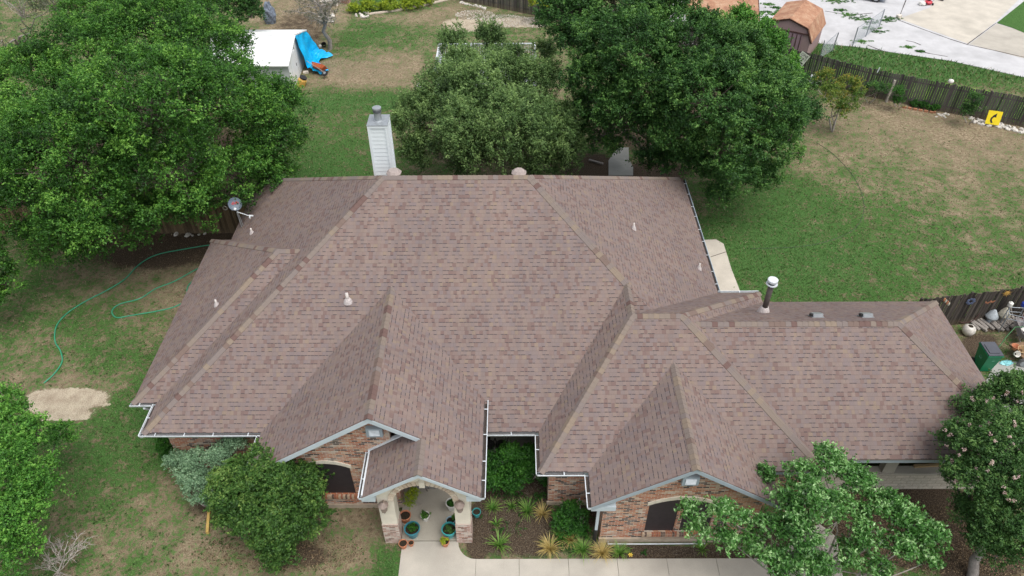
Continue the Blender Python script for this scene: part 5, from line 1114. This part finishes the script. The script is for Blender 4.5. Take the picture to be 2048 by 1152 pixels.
for w_ in(-1.62,1.62): b=MB(); b.poly([Q_(w_,0,0),Q_(w_,0,L),Q_(w_,1.52,L),Q_(w_,1.52,0)]); b.build('side_wall',M_PURP,T)
d=Vector((.16,.987,0)); s=Vector((.987,-.16,0)); A0=Vector((17.1,51.6,0))
T=thing('lean_to_shed',A0-s*2.5,'low shed with flat rusty orange roof and dark grey walls behind the tree tops','shed')
def Q_(w_,z,l): return A0+s*w_+d*l+Vector((0,0,z))
b=MB(); b.poly([Q_(-5,2.0,-.1),Q_(.1,2.0,-.1),Q_(.1,2.6,2.4),Q_(-5,2.6,2.4)]); b.poly([Q_(-5,1.94,-.1),Q_(-5,2.54,2.4),Q_(.1,2.54,2.4),Q_(.1,1.94,-.1)]); b.poly([Q_(-5,1.94,-.1),Q_(.1,1.94,-.1),Q_(.1,2.0,-.1),Q_(-5,2,-.1)]); b.build('roof',M_RROOF,T)
MG=wood('dark_grey_boards',(.08,.085,.095),(.2,.21,.23))
b=MB(); b.poly([Q_(-4.9,0,0),Q_(0,0,0),Q_(0,1.97,0),Q_(-4.9,1.97,0)]); b.build('front_wall',MG,T); b=MB(); b.poly([Q_(0,0,0),Q_(0,0,2.35),Q_(0,2.55,2.35),Q_(0,1.97,0)]); b.build('end_wall',MG,T)
b=MB(); b.bar(Q_(.1,1.97,-.1),Q_(.1,2.57,2.4),.05,.1); b.build('trim',M_DTRIM,T)
# chain link fence
M_WIRE=plain('grey_wire',(.30,.33,.36),.5,.5,.1,5.,metal=.5)
cp=[(21.3,49.6),(22.6,50.9),(24.35,51.8),(25.8,53.3),(27.45,55.1)]
T=thing('chain_link_fence',(*cp[0],0),'sagging grey chain-link fence between the grass strip and the paved lot','fence')
for i,(x,y) in enumerate(cp):
    hh=1.35; b=MB(); b.tube([(x,y,0),(x+.08*(i%2),y,hh)],.04,8); b.build('post',M_WIRE,T)
for i in range(len(cp)-1):
    if i==1: continue
    a=Vector((*cp[i],0));c=Vector((*cp[i+1],0)); L=(c-a).length
    b=MB(); h0=1.3 if i!=0 else .9
    b.tube([a+Vector((0,0,h0)),c+Vector((0,0,1.3))],.022,6); b.build('top_rail',M_WIRE,T); b=MB(); k=int(L/.14)
    for j in range(-8,k+1):
        for sg in(1,-1):
            s0=j*.14; z0,z1=.05,1.2; s1=s0+1.15
            if sg<0: s0,s1=s1,s0
            lo,hi=s0,s1
            def cl(sv,o,zz,oz):
                if 0<=sv<=L: return sv,zz
                t=((0 if sv<0 else L)-sv)/(o-sv); return (0 if sv<0 else L),zz+(oz-zz)*t
            if max(s0,s1)<0 or min(s0,s1)>L: continue
            A_,za=cl(s0,s1,z0,z1); B_,zb=cl(s1,s0,z1,z0); dd=(c-a)/L
            if abs(A_-B_)>.02: b.tube([a+dd*A_+Vector((0,0,za)),a+dd*B_+Vector((0,0,zb))],.006,3,cap=False)
    b.build('wire_mesh',M_WIRE,T)
# weeds in the paving cracks
for i,(px,py,r) in enumerate([(1535,8,.5),(1553,15,.45),(1560,22,.4),(1535,24,.6),(1548,28,.3),(1680,20,.5),(1698,30,.7),(1712,36,.8),(1735,38,.6),(1745,45,.5),(1722,82,.6),(1752,62,.7),(1740,56,.5),(1785,36,.6),(1665,1,.8),(1690,2,.8),(1816,94,.35),(1838,102,.3),(1850,119,.4),(1772,40,.5)]):
    c=np.array(at(px,py,.06)); rng=np.random.default_rng(300+i); C=c+rng.normal(size=(26,3))*np.array([r*.55,r*.28,.01]); V,Q,cc=leaves(C,np.full(26,.16),26,.09,rng,.35,.35,.8)
    npmesh('weed_clump',V,Q,cc,L_HEDGE if i%2 else L_BRI,None,'patch of green weeds growing through cracks of the pale paved lot',cat='weed',kind='stuff')
# car at the top edge
T=thing('parked_car',(28.0,61.3,0),'light blue car cut by the top edge on the paved lot','car',rz=math.radians(-22))
R=Matrix.Rotation(math.radians(-22),3,'Z'); O=Vector((28.0,61.3,0))
def W(p): return tuple(O+R@Vector(p))
M_CAR=plain('light_blue_car_paint',(.30,.38,.48),.25,.6,.04,1.)
prof=[(2.2,.35),(2.25,.6),(2.1,.78),(1.1,.95),(.45,1.38),(-1.1,1.42),(-1.9,1.0),(-2.2,.92),(-2.25,.4),(-1.8,.25),(1.9,.25)]
b=MB(); ys=(-.88,-.8,.8,.88)
for y0,y1 in((-.88,-.80),(-.80,.80),(.80,.88)):
    sc0=lambda z:1 
    n=len(prof)
    for i in range(n):
        j=(i+1)%n; (xa,za),(xb,zb)=prof[i],prof[j]
        def yy(y,z): return y*(1-.18*max(0,(z-.9))/.5)
        b.poly([W((xa,yy(y0,za),za)),W((xb,yy(y0,zb),zb)),W((xb,yy(y1,zb),zb)),W((xa,yy(y1,za),za))])
for y in(-.88,.88): 
    def yy(y,z): return y*(1-.18*max(0,(z-.9))/.5)
    P=[W((x,yy(y,z),z)) for x,z in prof]; b.poly(P if y<0 else P[::-1])
b.build('body',M_CAR,T)
for y in(-.885,.885):
    b=MB(); P=[W((x,y*(1-.18*max(0,(z-.9))/.5)*1.004,z)) for x,z in((.95,.98),(.4,1.32),(-1.05,1.35),(-1.6,1.0))]; b.poly(P if y<0 else P[::-1]); b.build('side_window',M_GLASSD,T)
b=MB(); b.poly([W((1.12,-.72,.965)),W((1.12,.72,.965)),W((.5,.62,1.37)),W((.5,-.62,1.37))]); b.build('windscreen',M_GLASSD,T)
for x in(-1.35,1.35):
    for y in(-.84,.84):
        b=MB(); wheel(b,W((x,y,.33)),.34,.2,R@Vector((0,1,0))); wh=b.build('wheel',M_BLACK,T); b=MB(); wheel(b,W((x,y*1.03,.33)),.19,.2,R@Vector((0,1,0))); b.build('rim',M_GALV,wh)
for y in(-.62,.62): b=MB(); b.box(W((2.2,y,.66)),(.12,.4,.14),math.radians(-22)); b.build('headlight',M_CERW,T)
# lawn mower
p=at(1855,9); T=thing('lawn_mower',p,'red lawn mower parked on the cream concrete at the top edge','mower')
M_RED=plain('red_paint',(.50,.04,.06),.4,.4,.1,4.)
b=MB(); b.lathe(p,[(.10,.12),(.30,.12),(.32,.22),(.24,.30),(.10,.34)],12,cap=True); b.build('deck',M_RED,T); b=MB(); b.lathe(p,[(.14,.34),(.14,.5),(.06,.53)],10,cap=True); b.build('engine',M_BLACK,T)
for x in(-.28,.28):
    for y in(-.25,.25): b=MB(); wheel(b,p+Vector((x,y,.1)),.1,.06,(1,0,0)); b.build('wheel',M_BLACK,T)
for y in(-.2,.2): b=MB(); b.tube([p+Vector((.1,y,.25)),p+Vector((.9,y+.1,1.0))],.015,5); b.build('handle',M_BLACK,T)
p=at(1843,11); b=MB(); b.blob(p+Vector((0,0,.16)),(.28,.22,.2),4,.15,10,7); b.build('white_bag',M_CERW,label='white bag lying left of the red lawn mower',cat='bag')
p=at(1797,36); b=MB(); b.box(p+Vector((0,0,.12)),(.35,.25,.24),.4); b.build('curb_block',M_STONE,label='white block at the corner where the cream concrete drive begins',cat='block')
p=at(1882,2); b=MB(); wheel(b,p+Vector((0,0,.2)),.2,.1,(.6,1,0)); T=b.build('cart_wheel',M_BLACK,label='small black wheel at the top edge right of the red lawn mower',cat='wheel')
# ---------------------------------------------------------------- right side yard
c=Vector((19.0,20.72,0)); T=thing('wheelie_bin',c,'green wheeled bin with a grey lid beside the right wing','bin')
M_BIN=plain('green_bin_plastic',(.004,.16,.07),.45,.4,.12,3.)
b=MB(); 
def ring(w_,d_,z,o=0): return [(c.x-w_+o,c.y-d_,z),(c.x+w_+o,c.y-d_,z),(c.x+w_+o,c.y+d_,z),(c.x-w_+o,c.y+d_,z)]
A_,B_=ring(.22,.27,.04),ring(.29,.38,1.0)
for i in range(4): j=(i+1)%4; b.poly([A_[i],A_[j],B_[j],B_[i]])
b.poly(A_[::-1]); A_,B_=ring(.31,.40,.97),ring(.31,.40,1.02)
for i in range(4): j=(i+1)%4; b.poly([A_[i],A_[j],B_[j],B_[i]])
b.poly(A_[::-1]); b.poly(B_); b.build('bin_body',M_BIN,T)
b=MB(); M_LID=plain('dark_grey_lid',(.075,.08,.095),.5,.4,.12,3.); b.box((c.x,c.y,1.05),(.58,.76,.045)); b.box((c.x-.02,c.y-.02,1.085),(.38,.5,.03)); b.build('lid',M_LID,T)
b=MB(); b.tube([(c.x-.25,c.y+.42,1.0),(c.x+.25,c.y+.42,1.0)],.02,6); b.build('handle',M_BIN,T)
for sx in(-.26,.26): b=MB(); wheel(b,(c.x+sx,c.y+.3,.12),.12,.05); b.build('wheel',M_BLACK,T)
b=MB(); b.tube([(c.x-.02,c.y-.345,.70),(c.x+.12,c.y-.345,.72)],.006,4); torus(b,(c.x-.262,c.y,.62),.07,.008,Matrix.Rotation(PI/2,3,'Y'),14,4); b.build('moulded_mark',plain('pale_green_mark',(.20,.45,.36),.6),T)
# logs
T0=None; rg=random.Random(8)
for i in range(17):
    px=1948+i*5.2; py=652-i*.5+rg.uniform(-5,3); p=at(px,py,.08+.05*(i%2)); a=math.radians(62+rg.uniform(-10,10)); L=rg.uniform(.30,.46); d_=Vector((-math.cos(a),math.sin(a),rg.uniform(.0,.2)))*L; 
    b=MB(); b.tube([p-d_,p,p+d_],[.065,.075,.06],7); b.build('firewood_log',M_BARKG,label='grey split log in the row lying at the foot of the dark fence',cat='log',group='firewood logs by the dark fence')
M_CONE=plain('pale_blue_grey_cement',(.38,.42,.45),.85,.2,.2,9.,bump=.4); M_CONE2=plain('cream_cement',(.50,.47,.38),.85,.2,.2,9.,bump=.4)
for px,py,mt,lb in((1980,638,M_CONE,'blue-grey'),(2004,634,M_CONE2,'cream')):
    p=at(px,py,.25); T=thing('garden_ornament',(p.x,p.y,0),lb+' cone-topped cement ornament by the dark fence','ornament')
    b=MB(); b.lathe((p.x,p.y,0),[(.11,0),(.10,.3),(.12,.42)],10); b.build('stem',mt,T); b=MB(); b.lathe((p.x,p.y,.40),[(.05,-.01),(.27,.0),(.26,.06),(.16,.22),(.07,.36),(.02,.42)],14); b.build('cone_cap',mt,T,smooth=True)
# hoop and white pot
p=at(1931,652,.05); T=thing('iron_hoop',p,'tall rusty iron hoop leaning by the dark fence, nearest the roof corner','hoop'); b=MB(); torus(b,p+Vector((0,.28,.55)),.52,.018,Matrix.Rotation(math.radians(74),3,'X'),32,6); b.build('hoop',M_DTRIM,T)
p=at(1933,668); T=thing('globe_pot',p,'round white enamel pot with a rusty brown spot, in front of the iron hoop','pot')
b=MB(); b.lathe(p,[(.05,0),(.2,.06),(.27,.22),(.24,.38),(.15,.46),(.10,.47)],18); b.build('pot_body',plain('chipped_enamel',(.58,.55,.50),.4,.5,.3,4.),T,smooth=True); b=MB(); b.lathe(p,[(.11,.462),(.001,.465)],14); b.build('pot_opening',M_SOIL,T)
# metal rack
p=at(2010,668); T=thing('metal_rack',p,'bare grey metal frame rack standing in front of the dark fence','rack')
q=[at(1997,664),at(2033,672),at(2026,652),at(1998,650)]
for v in q: b=MB(); b.tube([v,v+Vector((0,0,1.05))],.022,6); b.build('leg',M_WIRE,T)
for z in(1.05,.8):
    b=MB(); P=[v+Vector((0,0,z)) for v in q]; b.tube(P+[P[0]],.018,5); b.build('rail',M_WIRE,T)
for px,lab,mt in((2019,'white bottle with a blue cap on the metal rack',M_CERW),(2046,'blue container at the right edge by the metal rack',plain('blue_plastic',(.02,.05,.35),.4,.4))):
    p=at(px,612,1.08); b=MB(); b.lathe(p,[(.09,0),(.1,.03),(.1,.18),(.04,.23),(.001,.24)],12); b.build('bottle',mt,label=lab,cat='bottle')
p=at(2050,645); b=MB(); b.box(p+Vector((0,0,.35)),(.3,.3,.6),.3); T=b.build('red_jerrycan',M_RED,label='red can at the right edge below the blue container',cat='can'); b=MB(); b.box(p+Vector((0,0,.69)),(.16,.05,.07),.3); b.build('handle',M_RED,T)
T=barrow('grey cement-stained wheelbarrow tipped upright against the metal rack',at(2026,676),-1.75,plain('cement_stained_tray',(.28,.26,.26),.7,.3,.35,7.),-.35,1.1)
p=at(2046,676); T=thing('garden_chair',p,'white-seated folding chair at the right edge, in front of the grey wheelbarrow','chair')
b=MB(); b.box(p+Vector((0,0,.45)),(.42,.42,.04),.5); b.build('seat',M_CERW,T)
b=MB(); b.box(p+Vector((.15,.2,.72)),(.42,.04,.4),.5); b.build('backrest',M_CERW,T)
for sx,sy in((-.17,-.17),(.17,-.17),(.17,.17),(-.17,.17)): b=MB(); b.tube([p+Vector((sx,sy,0)),p+Vector((sx,sy,.44))],.014,5); b.build('leg',M_BLACK,T)
p=at(2042,732); T=thing('garden_cart',p,'cluttered garden cart with a grey wheel and long green handle at the right edge','cart')
b=MB(); wheel(b,p+Vector((0,-.05,.22)),.23,.10,(.25,1,0)); wh=b.build('wheel',plain('worn_tyre',(.10,.10,.10),.8),T); b=MB(); wheel(b,p+Vector((0,-.05,.22)),.15,.12,(.25,1,0)); b.build('rim',M_GALV,wh)
b=MB(); b.box(p+Vector((.25,.5,.42)),(.9,.8,.08),.2); b.build('tray',plain('brown_wood_tray',(.20,.13,.08),.8,.2,.3,8.),T)
b=MB(); b.tube([p+Vector((-.9,.55,.05)),p+Vector((-.3,1.1,.6)),p+Vector((.1,1.4,.85)),p+Vector((.5,1.4,.85))],.02,6); b.build('handle',plain('green_handle',(.05,.16,.06),.5),T)
for i,(px,py,r,mt,lb) in enumerate([(2030,695,.16,M_TERRA,'terracotta pot lying on the garden cart'),(2042,700,.18,plain('tan_ball',(.42,.30,.17),.8,.2,.2),'tan rounded object on the garden cart'),(2032,708,.13,M_CERW,'white cup-like pot on the front of the garden cart')]):
    b=MB(); p=at(px,py,.55); b.lathe(p,[(r*.5,-.1),(r,.1),(r*.9,.1),(r*.4,-.05)],12,Matrix.Rotation(.4*i,3,'X')); b.build('garden_pot',mt,label=lb,cat='pot')
p=at(2012,728); b=MB(); b.blob(p+Vector((0,0,.06)),(.26,.14,.09),6,.3,10,6); b.build('plastic_bag',plain('pale_teal_plastic',(.22,.55,.58),.4,.4,.3,9.),label='crumpled pale teal bag between green bin and garden cart',cat='bag')
# fence ornaments
def onf2(px,py):
    lo,hi=0,2.2
    for _ in range(40):
        z=(lo+hi)/2; P=at(px,py,z)
        if P.y>22.75+(P.x-16.9)*.155: lo=z
        else: hi=z
    return P
c=onf2(2014,586); T=thing('sun_ornament',c,'golden sunburst ornament on the dark fence','ornament'); b=MB()
b.lathe(c,[(.001,.03),(.09,.02),(.10,0)],12,Matrix.Rotation(PI/2,3,'X'))
for i in range(14): a=2*PI*i/14; r=.24 if i%2 else .18; b.poly([c+Vector((math.cos(a-.16)*.09,-.02,math.sin(a-.16)*.09)),c+Vector((math.cos(a)*r,-.02,math.sin(a)*r)),c+Vector((math.cos(a+.16)*.09,-.02,math.sin(a+.16)*.09))])
b.build('sunburst',plain('gold_metal',(.45,.26,.06),.5,.5,.2,9.),T)
c=onf2(1941,602); T=thing('flower_ornament',c,'dark blue metal flower ornament on the dark fence','ornament'); b=MB()
for i in range(7): a=2*PI*i/7; b.lathe(c+Vector((math.cos(a)*.13,-.03,math.sin(a)*.13)),[(.001,.02),(.06,.01),(.07,0)],8,Matrix.Rotation(PI/2,3,'X'))
b.build('petals',plain('dark_blue_metal',(.07,.09,.16),.4,.5,.4,14.),T)
for i,(px,py,lb) in enumerate([(1974,604,'small rusty butterfly ornament on the dark fence, left one'),(1984,602,'small rusty butterfly ornament on the dark fence, right one')]):
    c=onf2(px,py); b=MB()
    for sx in(-1,1): b.poly([c+Vector((0,-.03,.0)),c+Vector((sx*.09,-.04,.08)),c+Vector((sx*.10,-.04,.01)),c+Vector((sx*.04,-.03,-.02))]); b.poly([c+Vector((0,-.03,0)),c+Vector((sx*.06,-.04,-.03)),c+Vector((sx*.04,-.04,-.09))])
    b.build('butterfly_ornament',M_TERRA,label=lb,cat='ornament',group='butterflies on the dark fence')
c=at(1888,598,1.75); T=thing('shell_ornament',c,'striped tan and black fan-shaped ornament on the fence right at the roof corner','ornament')
for i in range(4): b=MB(); b.blob(c+Vector((.09*i,-.05,-.08*i)),(.045,.03,.10),i,.1,7,5); b.build('segment',M_CONE2 if i%2 else M_TERRA,T)
# ---------------------------------------------------------------- satellite dish
c=at(470,408,3.95); T=thing('satellite_dish',(c.x,c.y,2.6),'grey satellite dish with a red word, at the left roof edge by the oak','satellite dish')
z=(Vector((0,0,H))-c).normalized(); z=(z+Vector((.16,0,.22))).normalized(); x=Vector((1,0,0)); x=(x-z*x.dot(z)).normalized(); y=z.cross(x); MR=Matrix((x,y,z)).transposed()
b=MB(); prof=[(.001,-.08),(.09,-.076),(.17,-.062),(.24,-.04),(.285,-.018)]; b.lathe(c,prof,24,MR); b.lathe(c,[(.285,-.018),(.295,-.022),(.25,-.055),(.13,-.09),(.001,-.10)],24,MR); b.build('dish',plain('dish_grey_blue',(.13,.17,.22),.45,.5,.05,3.),T,smooth=True)
Mx=MR.to_4x4(); Mx.translation=c+z*(-.03)+y*.05+x*.0; Mx=Mx@Matrix.Rotation(.25,4,'Z')
place_local(text_mesh('dish',.19,.003),'lettering',plain('red_lettering',(.62,.05,.05),.5),T,Mx)
b=MB(); b.lathe(c-y*.22+z*.02,[(.001,.05),(.06,.04),(.07,-.03)],10,MR); b.build('feed_cap',M_WHITE,T)
f0=at(485,458,2.75); b=MB(); b.tube([f0,c-y*.30-z*.12+x*.08],.022,8); b.build('mast',M_GALV,T); b=MB(); b.tube([f0+Vector((.09,.0,.0)),c-y*.30-z*.1+x*.12],.012,6); b.build('brace',M_GALV,T)
e0=c-y*.33+x*.10-z*.05; e1=c-y*.52+x*.60+z*.20; b=MB(); b.tube([e0,e1],.02,6); b.build('feed_arm',M_WHITE,T); b=MB(); b.tube([e1-x*.04+y*.02,e1+x*.14+y*.02],.035,8); b.tube([e1,e1-y*.10],.03,8); b.build('feed_horn',M_WHITE,T)
p=at(453,421,1.4); b=MB(); torus(b,(p.x,29.8,p.z+.2),.10,.03,Matrix.Rotation(PI/2,3,'X'),16,6); b.build('ring_ornament',M_CONE2,label='small pale ring hanging on the brown side fence left of the satellite dish',cat='ornament')
# ---------------------------------------------------------------- pots at the porch
def pot(px,py,r,h,mat,label,plant=None,seed=0,zb=.078,cat='flower pot',pr=None,ph=.0,mound=False,strapm=None):
    rim=at(px,py,zb+h); c=Vector((rim.x,rim.y,zb)); T=thing('flower_pot',c,label,cat)
    b=MB(); b.lathe(c,[(.001,.0),(r*.66,.0),(r*.95,h*.86),(r*1.06,h*.88),(r*1.06,h),(r*.92,h),(r*.90,h*.82)],22); b.build('pot',mat,T,smooth=False)
    b=MB(); b.lathe(c,[(r*.905,h*.82),(.001,h*.84)],22); b.build('soil',M_SOIL,T)
    if plant:
        rng=np.random.default_rng(seed); k=26; d=rng.normal(size=(k,3)); d/=np.linalg.norm(d,axis=1)[:,None]; d[:,2]=abs(d[:,2]); pr=pr or r*.75
        C=np.array(c)+np.array([0,0,h*.88])+d*np.array([pr,pr,ph or pr*.7])*rng.uniform(.3,1,(k,1)); V,Q,cc=leaves(C,np.full(k,.06),26,.045,rng,.9,.5,.5); npmesh('plant',V,Q,cc,plant,T)
    return c
pot(810,1030,.19,.34,M_TERRA,'large terracotta pot of bare soil just right of the left porch pillar')
pot(824,1056,.25,.40,M_TEALB,'large blue-green glazed pot with a low green plant on the left of the porch',L_HEDGE,1,pr=.2,ph=.12)
pot(850,1030,.15,.26,M_CERW,'white pot with a leafy green fern in the left middle of the porch',L_GRASSY,2,pr=.2,ph=.15)
pot(903,1005,.19,.36,M_CERW,'white pot with a dark green mound, behind the right porch pillar',L_HEDGE,3,pr=.17,ph=.12)
pot(898,1057,.24,.38,M_TEAL,'large bright teal glazed pot left of the right porch pillar',L_DARK,4,pr=.2,ph=.08)
pot(901,1040,.15,.30,plain('pale_blue_glaze',(.36,.50,.58),.35,.5,.1),'pale blue pot tucked behind the bright teal pot')
pot(890,1082,.14,.24,M_TERRA,'terracotta pot with a light green succulent at the porch step',L_YEL,5,zb=.05,pr=.16,ph=.2)
pot(806,1086,.14,.24,M_TERRA,'empty terracotta pot at the foot of the left porch pillar, the larger of two',zb=.05)
pot(822,1085,.09,.17,M_TERRA,'small empty terracotta pot, right of the larger empty one',zb=.05)
pot(953,1023,.14,.26,M_TEAL,'teal bucket-like pot standing in the mulch right of the right porch pillar',zb=.0)
pot(910,1034,.09,.35,M_BLACK,'small black pot with a sprig of leaves against the right porch pillar',L_GRASSY,6,pr=.12,ph=.12)
tree('potted_shrub','airy green potted shrub in the left back corner of the porch','plant',(822,1018),[(820,1000,.7,.22,.35),(828,985,.8,.16,.25)],L_YEL,M_TWIG,dens=1.5,npl=34,cr=.11,size=.045,seed=71,trunk=.012,stems=3,tv=(0,.4))
p=at(824,985,.08); T=thing('plant_stand',p,'black wire plant stand holding a white bowl at the back left of the porch','stand')
for i in range(3): a=2*PI*i/3; b=MB(); b.tube([p+Vector((math.cos(a)*.22,math.sin(a)*.22,0)),p+Vector((math.cos(a)*.12,math.sin(a)*.12,.5)),p+Vector((math.cos(a)*.17,math.sin(a)*.17,.95))],.009,5); b.build('leg',M_BLACK,T)
b=MB(); torus(b,p+Vector((0,0,.95)),.17,.01); torus(b,p+Vector((0,0,.45)),.12,.01); b.build('ring',M_BLACK,T)
b=MB(); b.lathe(p+Vector((0,0,.82)),[(.03,0),(.14,.08),(.17,.18),(.15,.18),(.1,.08)],16); b.build('bowl',M_CERW,label='white bowl resting in the black wire stand on the porch',cat='bowl')
b=MB(); q=p+Vector((.42,.05,0))
b.tube([q+Vector((0,0,1.0)),q+Vector((.08,0,.6)),q+Vector((-.02,.02,.3)),q+Vector((.12,0,0))],.01,5); b.tube([q+Vector((.14,.1,1.0)),q+Vector((.02,.1,.5)),q+Vector((.16,.1,0))],.01,5); b.build('wire_trellis',M_BLACK,label='bent black wire trellis right of the plant stand on the porch',cat='trellis')
# things in the shaded recess
p=at(1011,884,2.0); p=Vector((.0,15.9,2.0)); p=atY(1011,872,15.9); T=thing('hanging_wire_star',p,'black wire star hanging under the eave in the shaded recess','ornament')
b=MB()
pts=[p+Vector((-.18,0,.1)),p+Vector((-.1,.0,-.08)),p+Vector((0,-.05,-.18)),p+Vector((.1,0,-.08)),p+Vector((.18,0,.1)),p+Vector((0,.05,.0))]
for i in range(6): b.tube([pts[i],pts[(i+1)%6]],.008,4)
b.tube([pts[1],pts[5],pts[3]],.008,4); b.tube([pts[2],pts[5],p+Vector((0,0,.35))],.008,4); b.build('wire_frame',M_BLACK,T)
for px in(978,1004):
    p=at(px,905,.07); T=thing('patio_chair',p,'black round-backed patio chair behind the hedge, '+('nearer the porch gutter' if px<990 else 'right of its twin'),'chair')
    b=MB(); b.lathe(p+Vector((0,0,.44)),[(.001,0),(.22,0),(.23,.03),(.001,.04)],16); b.build('seat',M_BLACK,T)
    b=MB(); b.tube([p+Vector((.23*math.cos(a),.23*math.sin(a),.85)) for a in[PI*(1+i/10) for i in range(11)]],.02,6); b.build('backrest',M_BLACK,T)
    for sx,sy in((-.16,-.16),(.16,-.16),(.16,.16),(-.16,.16)): b=MB(); b.tube([p+Vector((sx,sy,0)),p+Vector((sx,sy,.44+(.4 if sy<0 else 0)))],.014,5); b.build('leg',M_BLACK,T)
